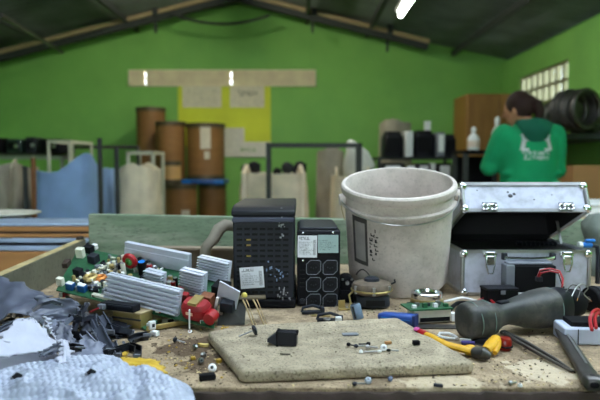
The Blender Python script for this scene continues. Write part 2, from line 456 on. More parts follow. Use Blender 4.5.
drum(198.5, 226, 184, 0, 7.10, 'low brown fibre drum at the right foot of the stack')
drum(136, 164, 184, 0, 7.45, 'brown fibre drum hidden behind the pale sack under the tallest drum')
drum(156, 186, 122, hb + .002, 7.15, 'plain brown fibre drum in the middle of the upper row')
drum(186.6, 225, 124, hb + .06, 7.1, 'wide brown fibre drum with white label above the blue tray', [(-.12, .42, .36, .64), (.08, .36, .24, .33)])
drum(137, 166, 108, at(300, 184, 7.45).z + .002, 7.5, 'tallest brown fibre drum behind the pale frame, left of the stack')
drum(161, 181, 161, at(300, 184, 6.4).z + .003, 6.36, 'small tan fibre drum standing on a low drum before the stack', mat=pm('tan_drum', (206, 160, 104), .6, var=.1, scale=3))
drum(157, 187, 184, 0, 7.15, 'low brown fibre drum half hidden under the plain upper drum')
bx = (at(186, 160, 7.1).x + at(225, 160, 7.1).x) / 2
t = thing('tray', 'bright blue plastic tray squeezed between upper and lower drums', 'tray', (bx, 7.08, hb + .003))
obj('body', MB().box((0, 0, .027), (.5, .5, .054)), M_['lblue'], t, bevel=.01)
obj('rim', MB().torus((0, 0, .03), .27, .018, axis='z'), M_['blue'], t)

# ------------------------------------------------------------------ bulk sacks
def sack(name, label, u0, u1, vt, y, d, mat, seed, sag=.05, peaks=(0, 0, 0, 0), straps=True, contents=None, p=4.0):
    x0, x1 = at(u0, 170, y + d * .35).x, at(u1, 170, y + d * .35).x; w = (x1 - x0) / 2; h = at(300, vt, y).z
    t = thing(name, label, 'sack', ((x0 + x1) / 2, y + d / 2, 0), group='bulk sacks behind the bench')
    n = 64; lv = 26; vs = []; fs = []
    def rg(k, ins=0.0, zz=None):
        z = k * h
        bulge = 1 + .07 * math.sin(PI * min(1, k * 1.05)) - ins
        for j in range(n):
            a = 2 * PI * j / n; c, s = math.cos(a), math.sin(a)
            px, py = math.copysign(abs(c) ** (2 / p), c), math.copysign(abs(s) ** (2 / p), s)
            nz = noise.noise(Vector((px * 2.3 + seed, py * 2.3, k * 3.5))) * .07 + noise.noise(Vector((px * 6 + seed, py * 6, k * 9))) * .025
            pk = 0
            if k > .75:
                for (sx, sy), pv in zip(((-1, -1), (1, -1), (1, 1), (-1, 1)), peaks):
                    pk += pv * max(0, 1 - math.hypot(px - sx, py - sy) / 1.1) * (k - .75) / .25
                pk -= sag * (1 - abs(px)) * (k - .75) / .25 * (1 + .6 * noise.noise(Vector((px * 4, py * 4, seed))))
            vs.append((w * .93 * px * (bulge + nz), d / 2 * .93 * py * (bulge + nz), (z if zz is None else zz) + pk + nz * .15))
    for i in range(lv): rg(i / (lv - 1))
    rg(1.0, .06, h - .01); rg(1.0, .12, h - .09); rg(1.0, .3, h - .13); rg(1.0, .9, h - .10)
    k = lv + 4
    for i in range(k - 1):
        for j in range(n):
            j2 = (j + 1) % n; fs.append((i * n + j, i * n + j2, (i + 1) * n + j2, (i + 1) * n + j))
    fs.append(tuple(range(n - 1, -1, -1))); fs.append(tuple((k - 1) * n + j for j in range(n)))
    obj('bag', MB().add(vs, fs), mat, t, angle=70)
    if straps:
        for sx in (-1, 1):
            x = sx * w * .8
            obj('strap', MB().tube([(x, -d * .475, h * .35), (x, -d * .505, h * .7), (x * 1.02, -d * .46, h * .98 + .02), (x * .95, -d * .3, h + .07), (x * .8, -d * .2, h - .08)], .02, 6, flat=.35), mat, t)
    return t, w, h
sack('bulk_sack', 'wrinkled grey bulk sack at the far left edge', -28, 27, 168, 4.6, .6, M_['sackg'], 1, sag=.03, peaks=(.05, .06, .02, .02))
sack('bulk_sack', 'blue bulk sack with one corner pulled up high', 36, 99, 172, 4.5, .6, M_['sackb'], 2, sag=.02, peaks=(.02, .18, .03, .0), straps=False)
sack('bulk_sack', 'narrow blue sack squeezed between two dark posts', 101, 116, 168, 5.25, .4, M_['sackb'], 3, sag=.02, straps=False)
sack('bulk_sack', 'pale beige sack bulging right of the narrow blue sack', 118, 158, 170, 4.7, .5, M_['sackw'], 4, sag=-.06, straps=False, p=2.8)
t, w, h = sack('bulk_sack', 'square cream bulk sack behind the tall black power unit', 239, 309, 173, 5.2, .62, M_['sackw'], 5, sag=.01, straps=True, p=5)
for i, (u, vv, rr) in enumerate(((246, 169, .05), (254, 168, .06), (287, 168, .055), (300, 168, .06), (296, 170, .04), (277, 172, .04))):
    q = at(u, vv, 5.45)
    o = obj('scrap_part', MB().ball((0, 0, 0), (rr, rr * .8, rr * 1.1), 10).box((rr * .5, 0, 0), (rr, rr, rr * 1.4)).cyl((0, 0, -.14), (0, 0, 0), rr * .4), M_['black'] if i % 2 else M_['dark']); o.location = q
    tag(o, 'dark scrap part poking out of the square cream sack', 'scrap', 'scrap in the cream sack')
sack('bulk_sack', 'tall grey sack leaning behind the metal frame', 316, 345, 152, 5.5, .45, M_['sackg'], 6, sag=-.06, straps=False, p=2.5)
sack('bulk_sack', 'cream sack half hidden behind the white bucket', 331, 372, 176, 5.0, .5, M_['sackw'], 7, sag=.02, straps=True)
# white bag on top, leaning on the frame
o = obj('plastic_bag', MB().rings([(0, 0, 0, .12, .09), (.02, 0, .1, .15, .1), (0, 0, .22, .10, .08), (-.05, 0, .3, .05, .05), (-.06, 0, .33, .01, .01)], 16), pm('bag_white', (205, 205, 196), .6, bump=.5, scale=8), angle=80)
o.location = at(357, 174, 5.25) + Vector((0, 0, -.02)); tag(o, 'white plastic bag lying on the cream sack behind the bucket', 'bag')

# ------------------------------------------------------------------ frames and racks on the left
def frame_rack(name, label, u0, u1, vt, y, d, r, mat, rails=(), vb=None):
    x0, x1 = at(u0, 160, y).x, at(u1, 160, y).x; h = at(300, vt, y).z; w = x1 - x0
    t = thing(name, label, 'frame', ((x0 + x1) / 2, y, 0))
    for sx in (-1, 1):
        for yy in (0, d): obj('post', MB().bar((sx * w / 2, yy, 0), (sx * w / 2, yy, h), 2 * r, 2 * r), mat, t, bevel=r * .3)
    tp = MB()
    for yy in (0, d): tp.bar((-w / 2 - r, yy, h - r), (w / 2 + r, yy, h - r), 2 * r, 2 * r)
    for sx in (-1, 1): tp.bar((sx * w / 2, 0, h - r), (sx * w / 2, d, h - r), 2 * r, 2 * r)
    obj('top_rail', tp, mat, t)
    for z in rails:
        rl = MB()
        for yy in (0, d): rl.bar((-w / 2, yy, z), (w / 2, yy, z), 1.4 * r, 1.4 * r)
        obj('shelf_rail', rl, mat, t)
    return t, w, h
mcr = pm('cream_steel', (206, 202, 180), .5)
frame_rack('metal_stand', 'pale steel frame standing behind the blue sack', 49, 70, 140, 5.3, .55, .012, mcr, (.5,))
frame_rack('metal_stand', 'low cream steel frame behind the pale beige sack', 128, 153, 151, 5.6, .4, .015, mcr, (.5,))
frame_rack('steel_rack', 'grey pipe rack along the far left behind the sacks', -40, 62, 156, 5.95, .5, .016, M_['steel'], (.35, .8))
frame_rack('metal_stand', 'thin dark steel frame standing before the square cream sack', 268, 360, 143, 4.75, .2, .016, M_['roofbar'], (.3,))
for u, vt, y, lb in ((99.5, 138, 4.38, 'dark steel post right of the blue sack'), (116.5, 148, 4.5, 'thinner dark steel post beside the pale beige sack'), (33, 158, 4.4, 'rusty brown post between the grey sack and the blue sack'), (25, 166, 4.45, 'black post before the grey sack edge')):
    p = at(u, vt, y)
    t = thing('post', lb, 'post', (p.x, p.y, 0))
    mt = pm('rusty_steel', (128, 84, 52), .7) if 'rusty' in lb else M_['roofbar']
    obj('shaft', MB().box((0, 0, p.z / 2), (.03, .03, p.z)), mt, t, bevel=.004); obj('base_plate', MB().box((0, 0, .006), (.08, .08, .012)), mt, t)
t = thing('pipe_rail', 'grey horizontal pipe running from the frame to the drums', 'pipe', at(104, 147, 5.95)); l = at(138, 147, 5.95).x - at(70, 147, 5.95).x
obj('pipe', MB().cyl((-l / 2, 0, 0), (l / 2, 0, 0), .018, n=10), M_['dsteel'], t)
sp = MB()
for s in (-1, 1): sp.cyl((s * l / 2, 0, -t.location.z), (s * l / 2, 0, 0), .018, n=10)
obj('support', sp, M_['dsteel'], t)
# rack load: dark machines on the pipe rack
def rack_thing(u, v, y, w, d, h, label, mat, kind='machine'):
    p = at(u, v, y); t = thing('scrap_machine', label, kind, p, R.uniform(-.2, .2), group='scrap machines on the rack')
    obj('housing', MB().box((0, 0, h / 2), (w, d, h)), mat, t, bevel=.02)
    obj('panel', MB().box((0, -d / 2 - .004, h * .5), (w * .7, .008, h * .5)), M_['blackm'], t, bevel=.003)
    obj('knob', MB().cyl((w * .25, -d / 2 - .025, h * .5), (w * .25, -d / 2, h * .5), .02), M_['steel'], t)
    return t
t = thing('shelf_board', 'grey shelf board carried by the pipe rack at the far left', 'shelf', (at(11, 156, 6.2).x, 6.2, at(11, 156, 5.95).z + .001))
obj('board', MB().box((0, 0, .012), (1.05, .5, .024)), M_['dsteel'], t)
zs = t.location.z + .025
for u, w, h, lb, mt in ((-2, .24, .16, 'black scrap machine at the far left of the rack', M_['blackm']), (22, .17, .15, 'dark green scrap machine second on the rack', pm('dark_teal', (40, 58, 54), .5)), (36, .11, .17, 'grey scrap machine third on the rack', M_['dark']), (58, .24, .15, 'black scrap machine inside the pale steel frame', M_['black'])):
    rack_thing(u, 150, 6.15, w, .3, h, lb, mt).location.z = zs

# ------------------------------------------------------------------ shelf of old monitors, centre right
y = 5.9; x0, x1 = at(380, 160, y).x, at(456, 160, y).x; w = x1 - x0; zt = at(300, 157, y).z
t = thing('steel_shelf', 'dark steel shelf of scrap monitors behind the bucket', 'shelf', ((x0 + x1) / 2, y + .25, 0))
for sx in (-1, 1):
    for yy in (-.24, .24): obj('post', MB().box((sx * (w / 2 + .01), yy, zt / 2), (.03, .03, zt)), M_['roofbar'], t)
for z in (zt - .012, .85, .4): obj('shelf_board', MB().box((0, 0, z), (w, .5, .024)), M_['roofbar'], t)
def box_scrap(u0, u1, v0, v1, y, d, z0, label, mat, cat='monitor', extra=None):
    xa, xb = at(u0, 160, y).x, at(u1, 160, y).x; h = at(300, v0, y).z - z0
    t = thing('scrap_monitor' if cat == 'monitor' else cat.replace(' ', '_'), label, cat, ((xa + xb) / 2, y, z0), group='scrap on the steel shelf')
    w = xb - xa
    if cat == 'monitor':
        obj('housing', MB().rings([(0, d * .5, 0, w / 2, d / 2), (0, d * .5, h * .08, w * .52, d / 2), (0, d * .5, h * .75, w * .5, d / 2), (0, d * .55, h, w * .36, d * .36)], 20, p=5), mat, t, angle=50)
        obj('screen', MB().box((0, -.004, h * .45), (w * .74, .012, h * .6)), M_['blackm'], t, bevel=.005)
        obj('foot', MB().box((0, d * .4, .008), (w * .5, d * .4, .016)), mat, t)
    else:
        obj('casing', MB().box((0, d / 2, h / 2), (w, d, h)), mat, t, bevel=.012)
        obj('front_panel', MB().box((0, -.003, h * .55), (w * .7, .006, h * .7)), M_['white'], t)
    return t
zb = zt + .001
box_scrap(384, 404, 131, 156, 5.85, .3, zb, 'black monitor at the left end of the shelf top', M_['black'])
box_scrap(405.5, 413, 131, 156, 5.8, .25, zb, 'white upright casing between the black monitors', M_['white'], 'computer case')
box_scrap(414, 436, 130, 156, 5.85, .32, zb, 'black monitor right of the white upright casing', M_['black'])
box_scrap(437, 445, 132, 156, 5.8, .3, zb, 'grey upright casing near the right end of the shelf', M_['grey'], 'computer case')
box_scrap(446, 457, 134, 156, 5.85, .3, zb, 'black monitor at the right end of the shelf top', M_['black'])
for u0, u1, lb, mt in ((382, 404, 'black unit at the left of the lower shelf', M_['black']), (406, 416, 'olive unit in the lower shelf', pm('olive_metal', (92, 92, 66), .6)), (418, 430, 'grey unit in the middle of the lower shelf', M_['dark']), (431, 436, 'white slim unit in the lower shelf', M_['white']), (438, 452, 'black unit at the right of the lower shelf', M_['black'])):
    box_scrap(u0, u1, 163, 178, 5.8, .3, .865, lb, mt, 'computer case')
t = thing('white_box', 'small white box sitting on top of the black monitor', 'box', (at(428, 125, 5.95).x, 5.98, at(428, 130, 5.85).z + .003))
obj('carton', MB().box((0, 0, .04), (.06, .06, .09)), M_['white'], t, bevel=.004); obj('lid', MB().box((0, 0, .088), (.065, .065, .012)), M_['white'], t)
sack('bulk_sack', 'lumpy beige sack piled behind the shelf of monitors', 379, 412, 124, 6.5, .5, M_['sackg'], 9, sag=-.05, peaks=(.06, 0, 0, .05), straps=False, p=2.6)

# ------------------------------------------------------------------ right background: cabinet, bottles, rack, coils, cartons
y = 6.3; x0, x1 = at(467, 160, y).x, at(531, 160, y).x; h = at(300, 93, y).z
t = thing('wooden_cabinet', 'brown wooden cabinet standing in the corner behind the person', 'cabinet', ((x0 + x1) / 2, y + .3, 0))
mc = pm('cabinet_wood', (142, 100, 46), .55, var=.15, scale=3, stretch=(6, 6, 1))
w = x1 - x0
obj('body', MB().box((0, .02, h / 2), (w, .52, h)), mc, t, bevel=.008)
for sx in (-1, 1):
    d = obj('door', MB().box((sx * w / 4, -.252, h / 2 + .02), (w / 2 - .012, .022, h - .1)), mc, t, bevel=.005)
    obj('handle', MB().cyl((sx * .03, -.28, h * .55), (sx * .03, -.28, h * .63), .009), M_['steel'], d)
y = 5.0; x0, x1 = at(464, 160, y).x, at(512, 160, y).x; zt = at(300, 150, y).z
t = thing('work_rack', 'dark steel rack in front of the brown cabinet carrying two bottles', 'rack', ((x0 + x1) / 2, y + .2, 0)); w = x1 - x0
for sx in (-1, 1):
    for yy in (-.18, .18): obj('post', MB().box((sx * (w / 2 - .02), yy, zt / 2), (.04, .04, zt)), M_['roofbar'], t)
for z in (zt - .015, zt * .6, .2): obj('shelf_board', MB().box((0, 0, z), (w, .4, .03)), M_['blackm'], t)
obj('back_panel', MB().box((0, .19, zt / 2), (w, .012, zt - .1)), M_['blackm'], t)
for u, v0, lb in ((473.5, 127, 'short white spray bottle on the dark rack, farther from the person'), (497, 117, 'taller white spray bottle on the dark rack beside the person')):
    hh = at(300, v0, 5.1).z - zt
    t = thing('spray_bottle', lb, 'bottle', (at(u, 140, 5.1).x, 5.1, zt + .001), group='bottles on the dark rack')
    obj('body', MB().lathe([(0, 0), (.045, 0), (.05, .02), (.05, hh * .5), (.03, hh * .66), (.016, hh * .72), (.016, hh * .8), (0, hh * .8)], n=20), M_['white'], t)
    obj('cap', MB().lathe([(.02, hh * .78), (.022, hh * .8), (.022, hh * .93), (.012, hh), (0, hh)], n=16), M_['white'], t)
    obj('label', MB().lathe([(.0508, hh * .12), (.0508, hh * .4)], n=20), pm('bottle_label', (206, 186, 170), .6), t)
# wall shelf with coils of black hose
y = 5.0; zt = at(300, 134, y).z
t = thing('storage_shelf', 'dark steel shelf with posts against the right wall holding hose coils', 'shelf', (2.42, y + .35, 0))
for xx in (-.27, .27):
    for yy in (-.55, .62): obj('post', MB().box((xx, yy, zt / 2), (.045, .045, zt)), M_['roofbar'], t)
for z in (zt - .03, .35): obj('shelf_board', MB().box((0, .03, z), (.6, 1.25, .05)), M_['roofbar'], t)
obj('brace', MB().bar((-.27, -.55, .4), (-.27, .62, zt - .1), .025, .025), M_['roofbar'], t)
for i, (u, v, y, r, k, lb) in enumerate(((556, 116, 5.02, .145, 6, 'dark hose coil at the left end of the wall shelf'), (573, 114, 4.66, .165, 7, 'large dark wheel shaped coil in the middle of the wall shelf'), (596, 115, 5.1, .15, 6, 'dark hose coil at the right end of the wall shelf'), (584, 112, 5.3, .17, 5, 'dark hose coil behind the large wheel shaped coil'))):
    p = at(u, v, y)
    t = thing('hose_coil', lb, 'coil', (p.x, y, zt + r * 1.03 - .004), R.uniform(-.5, .5), group='coils on the wall shelf')
    for q in range(k):
        obj('loop', MB().torus((R.uniform(-.012, .012), (q - k / 2) * .034, R.uniform(-.004, .012)), r - .02 - .012 * (q % 2), .02, axis='y'), pm('hose_black', (52, 50, 48), .5, var=.2) if q % 3 else M_['dsteel'], t)
    obj('hub', MB().cyl((0, -.05, 0), (0, .05, 0), r * .42), M_['dsteel'], t, bevel=.01)
    sp = MB()
    for q in range(5):
        a = q * 2 * PI / 5; sp.bar((0, 0, 0), (math.cos(a) * r * .85, 0, math.sin(a) * r * .85), .02, .02, up=(0, 1, 0))
    obj('spoke', sp, M_['steel'], t)
def carton(u0, u1, vt, y, d, z0, lb):
    xa, xb = at(u0, 180, y).x, at(u1, 180, y).x; h = at(300, vt, y).z - z0; w = xb - xa
    t = thing('cardboard_box', lb, 'box', ((xa + xb) / 2, y + d / 2, z0), group='cardboard boxes by the right wall')
    obj('carton', MB().box((0, 0, h / 2), (w, d, h)), M_['card'], t, bevel=.004)
    for s in (-1, 1): obj('flap', MB().box((s * w / 4, 0, h + .003), (w / 2 - .004, d, .005)), M_['card'], t)
    obj('tape', MB().box((0, -d / 2 - .001, h * .5), (.05, .002, h)), pm('tan_tape', (150, 112, 70), .4), t)
    return h
carton(573, 640, 166, 4.05, .3, .355, 'large cardboard box in front of the shelf at the right edge')
carton(556, 580, 168, 4.42, .28, .355, 'smaller cardboard box behind the person\'s right arm')
t = thing('low_table', 'low table carrying the cardboard boxes at the right', 'table', (2.3, 4.36, 0))
obj('tabletop', MB().box((0, 0, .335), (.8, .74, .035)), M_['wood'], t)
for sx in (-1, 1):
    for sy in (-1, 1): obj('leg', MB().box((sx * .36, sy * .3, .16), (.05, .05, .32)), M_['wood'], t)

# ------------------------------------------------------------------ stacked boards left of the bench
y = 2.15
zc = at(0, 251, y).z
t = thing('wooden_crate', 'brown wooden crate under the stacked boards at left', 'crate', (-1.35, y + .45, 0))
mwo = pm('orange_wood', (158, 110, 62), .6, var=.18, scale=4, stretch=(1, 6, 6))
for k in range(4): obj('plank', MB().box((0, -.44, zc * (k + .5) / 4), (1.5, .025, zc / 4 - .006)), mwo, t, bevel=.003)
cr = MB()
for sx in (-1, 1): cr.box((sx * .74, 0, zc / 2), (.025, .86, zc))
cr.box((0, .43, zc / 2), (1.5, .02, zc)); obj('side_panel', cr, mwo, t)
def board(z, h, x0, x1, mat, lb, bow, d=.22, y0=y):
    mb = MB(); n = 24; pr = []
    for i in range(n + 1):
        s = i / n; x = x0 + (x1 - x0) * s; dz = -bow * (2 * s - 1) ** 2
        pr.append((x, dz))
    vs = []; fs = []
    for x, dz in pr:
        for yy in (y0, y0 + d):
            vs += [(x, yy, z + dz), (x, yy, z + h + dz)]
    for i in range(n):
        a = i * 4; b = a + 4
        fs += [(a, a + 1, b + 1, b), (a + 2, b + 2, b + 3, a + 3), (a, b, b + 2, a + 2), (a + 1, a + 3, b + 3, b + 1)]
    fs += [(0, 2, 3, 1), (4 * n, 4 * n + 1, 4 * n + 3, 4 * n + 2)]
    o = obj('board', mb.add(vs, fs), mat, bevel=.004)
    tag(o, lb, 'board', 'boards stacked left of the bench'); return o
mlb = pm('pale_blue_laminate', (150, 166, 190), .4, var=.08, dirt=(110, 110, 112))
def zz(v): return at(0, v, y).z
board(zc, zz(245.5) - zc - .001, -2.1, -.62, mlb, 'pale blue laminate board lowest in the stack, on the crate', 0)
board(zz(245.3), zz(243) - zz(245.3) - .001, -2.1, -.60, M_['blackm'], 'thin black board between the two pale blue boards', 0)
board(zz(243), zz(238) - zz(243) - .001, -2.1, -.60, mlb, 'pale blue laminate board under the orange wooden boards', 0)
board(zz(238), zz(233.5) - zz(238) - .001, -2.1, -.62, mwo, 'orange wooden board lower in the stack', 0)
board(zz(233.5), zz(232) - zz(233.5) - .0005, -2.1, -.60, M_['dwood'], 'thin dark board between the orange wooden boards', 0)
board(zz(232), zz(226.5) - zz(232) - .001, -2.1, -.61, mwo, 'orange wooden board just under the topmost board', 0)
board(zz(226.5), zz(223.5) - zz(226.5), -2.1, -.60, mlb, 'pale blue topmost board of the stack', 0)
t = thing('plate', 'pale round plate lying on the topmost board at far left', 'plate', (at(2, 221, 2.4).x, 2.45, zz(223.5) + .001))
obj('disc', MB().lathe([(0, .0), (.09, .0), (.125, .012), (.128, .016), (.12, .016), (.085, .006), (0, .006)], n=32), pm('plate_cream', (200, 194, 178), .5), t)
obj('rim', MB().torus((0, 0, .015), .126, .004), pm('plate_cream', (200, 194, 178), .5), t)
# right edge: table with boards behind the case
t = thing('side_table', 'wooden side table behind the aluminium case at the right edge', 'table', (1.55, 2.55, 0))
zt = at(600, 219, 2.3).z
obj('tabletop', MB().box((0, 0, zt - .02), (1.3, .55, .04)), pm('pale_wood', (176, 150, 112), .7, var=.2, scale=5, stretch=(1, 6, 6)), t, bevel=.004)
for sx in (-1, 1):
    for sy in (-1, 1): obj('leg', MB().box((sx * .58, sy * .22, (zt - .04) / 2), (.06, .06, zt - .04)), M_['wood'], t)
t = thing('white_box', 'flat white box on the side table at the right edge', 'box', (1.36, 2.5, zt + .001))
obj('carton', MB().box((0, 0, .025), (.46, .3, .05)), M_['white'], t, bevel=.005); obj('lid', MB().box((0, 0, .052), (.47, .31, .012)), M_['white'], t, bevel=.003)

# ------------------------------------------------------------------ the person, seen from behind
def limb(mb, pts, rs, n=14):
    mb.tube(pts, rs, n)
    for p, r in zip(pts, rs): mb.ball(p, r * .995, 12)
def fuse(o, vox, sm=6):
    md = o.modifiers.new('skin', 'REMESH'); md.mode = 'VOXEL'; md.voxel_size = vox; md.use_smooth_shade = True
    s = o.modifiers.new('soft', 'SMOOTH'); s.factor = .5; s.iterations = sm
PX, PY = 1.525, 3.9
pr = thing('person', 'person with dark ponytail in green hooded shirt, back turned, arms reaching forward', 'person', (PX, PY, 0))
def hand(mb, w, d, side):               # w = wrist, d = direction of the hand
    w, d = Vector(w), Vector(d).normalized(); sd = d.cross(Vector((0, 0, 1))).normalized() * side; dn = Vector((0, 0, -1))
    mb.tube([w, w + d * .03, w + d * .075], [.022, .033, .034], 12, flat=.55)
    for i, l in enumerate((.068, .078, .072, .056)):
        b = w + d * .07 + sd * (.026 - i * .0175)
        mb.tube([b - d * .02, b, b + d * l * .5 + dn * .008, b + d * l * .8 + dn * .03, b + d * l * .85 + dn * .045], [.0095, .0095, .009, .008, .006], 8)
    b = w + d * .025 + sd * .026
    mb.tube([b - sd * .012, b + sd * .016 + d * .018, b + sd * .022 + d * .045 + dn * .01, b + sd * .012 + d * .065 + dn * .02], [.013, .012, .0105, .008], 8)
LS, LE, LW = (-.17, -.005, 1.31), (-.240, .06, 1.09), (-.13, .30, 1.11)
RS, RE, RW = (.165, -.005, 1.31), (.200, .02, 1.07), (.11, .28, 1.09)
b = MB()
b.rings([(0, 0, .80, .165, .115), (0, .005, .90, .17, .12), (0, 0, 1.02, .15, .105), (0, 0, 1.16, .16, .11), (0, 0, 1.27, .17, .1), (0, -.005, 1.345, .11, .075), (0, 0, 1.375, .06, .055)], 24)
b.tube([(0, 0, 1.34), (-.046, .012, 1.43)], [.056, .05], 14)
hd = tr(-.066, .03, 1.475) @ rot('Z', 46) @ rot('X', -12)           # head turned to her left, looking down
b.ball((0, 0, .0), (.073, .092, .105), 24, hd)
b.rings([(0, .035, -.105, .03, .03), (0, .03, -.07, .052, .05), (0, .015, -.03, .064, .07), (0, .01, 0, .066, .075)], 18, M=hd)
b.tube([(0, .088, .01), (0, .108, -.025), (0, .09, -.035)], [.008, .013, .009], 8, M=hd)   # nose
for s in (-1, 1):
    b.ball((s * .073, -.005, -.012), (.010, .018, .030), 10, hd)                            # ears
    b.ball((s * .03, .078, .002), (.014, .012, .01), 10, hd)
b.ball((0, .082, -.06), (.024, .012, .008), 10, hd)
limb(b, [LS, LE, LW], [.052, .042, .027]); limb(b, [RS, RE, RW], [.052, .042, .027])
hand(b, LW, (.45, .9, -.05), 1); hand(b, RW, (-.45, .9, -.05), -1)
for s in (-1, 1):
    limb(b, [(s * .085, .0, .84), (s * .095, .015, .46), (s * .10, -.01, .09)], [.088, .058, .04])
    b.tube([(s * .10, -.03, .05), (s * .105, .06, .045), (s * .11, .15, .035)], [.04, .042, .03], 12, flat=.8)
bd = obj('body', b, M_['skin'], pr); fuse(bd, .007, 3)
for s in (-1, 1):
    e = obj('eye', MB().ball((s * .03, .089, .004), (.009, .006, .006), 10, hd), M_['blackm'], pr)
c = MB()
c.rings([(0, 0, .82, .19, .135), (0, 0, .86, .196, .142), (0, 0, .98, .186, .132), (0, -.005, 1.12, .19, .136), (0, -.005, 1.24, .190, .13), (0, -.005, 1.31, .172, .112), (0, -.005, 1.36, .115, .082), (0, 0, 1.395, .075, .068)], 28)
def sleeve(S, E, W, r0, r1, r2):
    S, E, W = Vector(S), Vector(E), Vector(W)
    limb(c, [S + Vector((0, 0, -.01)), S.lerp(E, .5), E, E.lerp(W, .8)], [r0, (r0 + r1) / 2, r1, r2])
sleeve(LS, LE, LW, .078, .064, .045); sleeve(RS, RE, RW, .078, .064, .045)
for s in (-1, 1):
    for k in range(3): c.ball((s * (.12 + .02 * k), -.11 + .02 * k, .93 + .06 * k), (.05, .025, .018), 8)
sh = obj('shirt', c, M_['shirt'], pr); fuse(sh, .011, 6)
# hood hanging on the back
hp = []
def hood(s, q):
    a = (s - .5) * 2
    wdt = (.088 * (1 - q) ** .8 + .034)
    return (a * wdt, -.075 - .055 * math.sin(PI * min(1, q * .9 + .1)) * (1 - a * a * .7) - .035 * q, 1.405 - .165 * q - .03 * a * a * (1 - q))
o = obj('hood', MB().grid(hood, 20, 16), M_['shirtd'], pr, thick=.02, angle=80)
md = o.modifiers.new('soft', 'SUBSURF'); md.levels = 1; md.render_levels = 1
obj('collar', MB().torus((0, .005, 1.385), .074, .022), M_['shirtd'], pr)
# white print on the back: two bent arrows under the hood and two lines of lettering
lg = MB()
def flatq(poly, n=1):
    lg.prism(poly, 0, .002, Matrix(((1, 0, 0, 0), (0, 0, 1, -.30), (0, 1, 0, 0), (0, 0, 0, 1))))
lt = []
for s in (-1, 1):
    lg = MB()
    P = [(s * a, bb) for a, bb in ((.104, 1.20), (.078, 1.20), (.064, 1.265), (.050, 1.26), (.066, 1.318), (.098, 1.298), (.086, 1.285))]
    flatq(P if s > 0 else P[::-1])
    P = [(s * a, bb) for a, bb in ((.104, 1.212), (.050, 1.212), (.050, 1.194), (.09, 1.194))]
    flatq(P if s > 0 else P[::-1])
    lt.append(obj('print', lg, M_['white'], pr, smooth=False))
g = MB()
g.glyphs((-.092, -.30, 1.166), (1, 0, 0), (0, 0, 1), .19, .026, (0, -1, 0), 21, 1)
g.glyphs((-.080, -.30, 1.138), (1, 0, 0), (0, 0, 1), .165, .022, (0, -1, 0), 22, 1)
lt2 = obj('lettering', g, M_['white'], pr, smooth=False)
for q in lt + [lt2]:
    sd = q.modifiers.new('split', 'SUBSURF'); sd.subdivision_type = 'SIMPLE'; sd.levels = sd.render_levels = 2
    sw = q.modifiers.new('drape', 'SHRINKWRAP'); sw.target = sh; sw.wrap_method = 'PROJECT'; sw.use_project_y = True; sw.use_project_x = False; sw.use_project_z = False
    sw.use_negative_direction = False; sw.use_positive_direction = True; sw.offset = .004
# trousers, shoes, hair
d = MB()
d.rings([(0, 0, .78, .17, .125), (0, 0, .84, .182, .13), (0, 0, .93, .18, .125)], 24)
for s in (-1, 1): limb(d, [(s * .088, 0, .82), (s * .096, .012, .46), (s * .10, -.012, .10)], [.102, .074, .064])
tr_ = obj('trousers', d, M_['jeans'], pr); fuse(tr_, .012, 5)
for s in (-1, 1):
    st = MB().tube([(s * .10, -.075, .045), (s * .10, -.02, .055), (s * .107, .08, .048), (s * .112, .185, .03)], [.036, .048, .05, .03], 14, flat=.85)
    so = obj('shoe', st, M_['blackm'], pr); obj('sole', MB().bar((s * .10, -.1, .008), (s * .113, .2, .008), .085, .016), M_['white'], so, bevel=.005)
hr = MB()
hr.ball((0, -.016, .018), (.083, .096, .106), 24, hd)
hr.ball((0, -.095, .03), (.04, .035, .04), 14, hd)
hr.tube([hd @ Vector((0, -.10, .03)), hd @ Vector((.0, -.135, .0)), hd @ Vector((.0, -.135, -.05)), hd @ Vector((.0, -.115, -.11)), hd @ Vector((.005, -.105, -.15))], [.028, .034, .032, .024, .008], 12)
h_ = obj('hair', hr, M_['hair'], pr); fuse(h_, .008, 3)
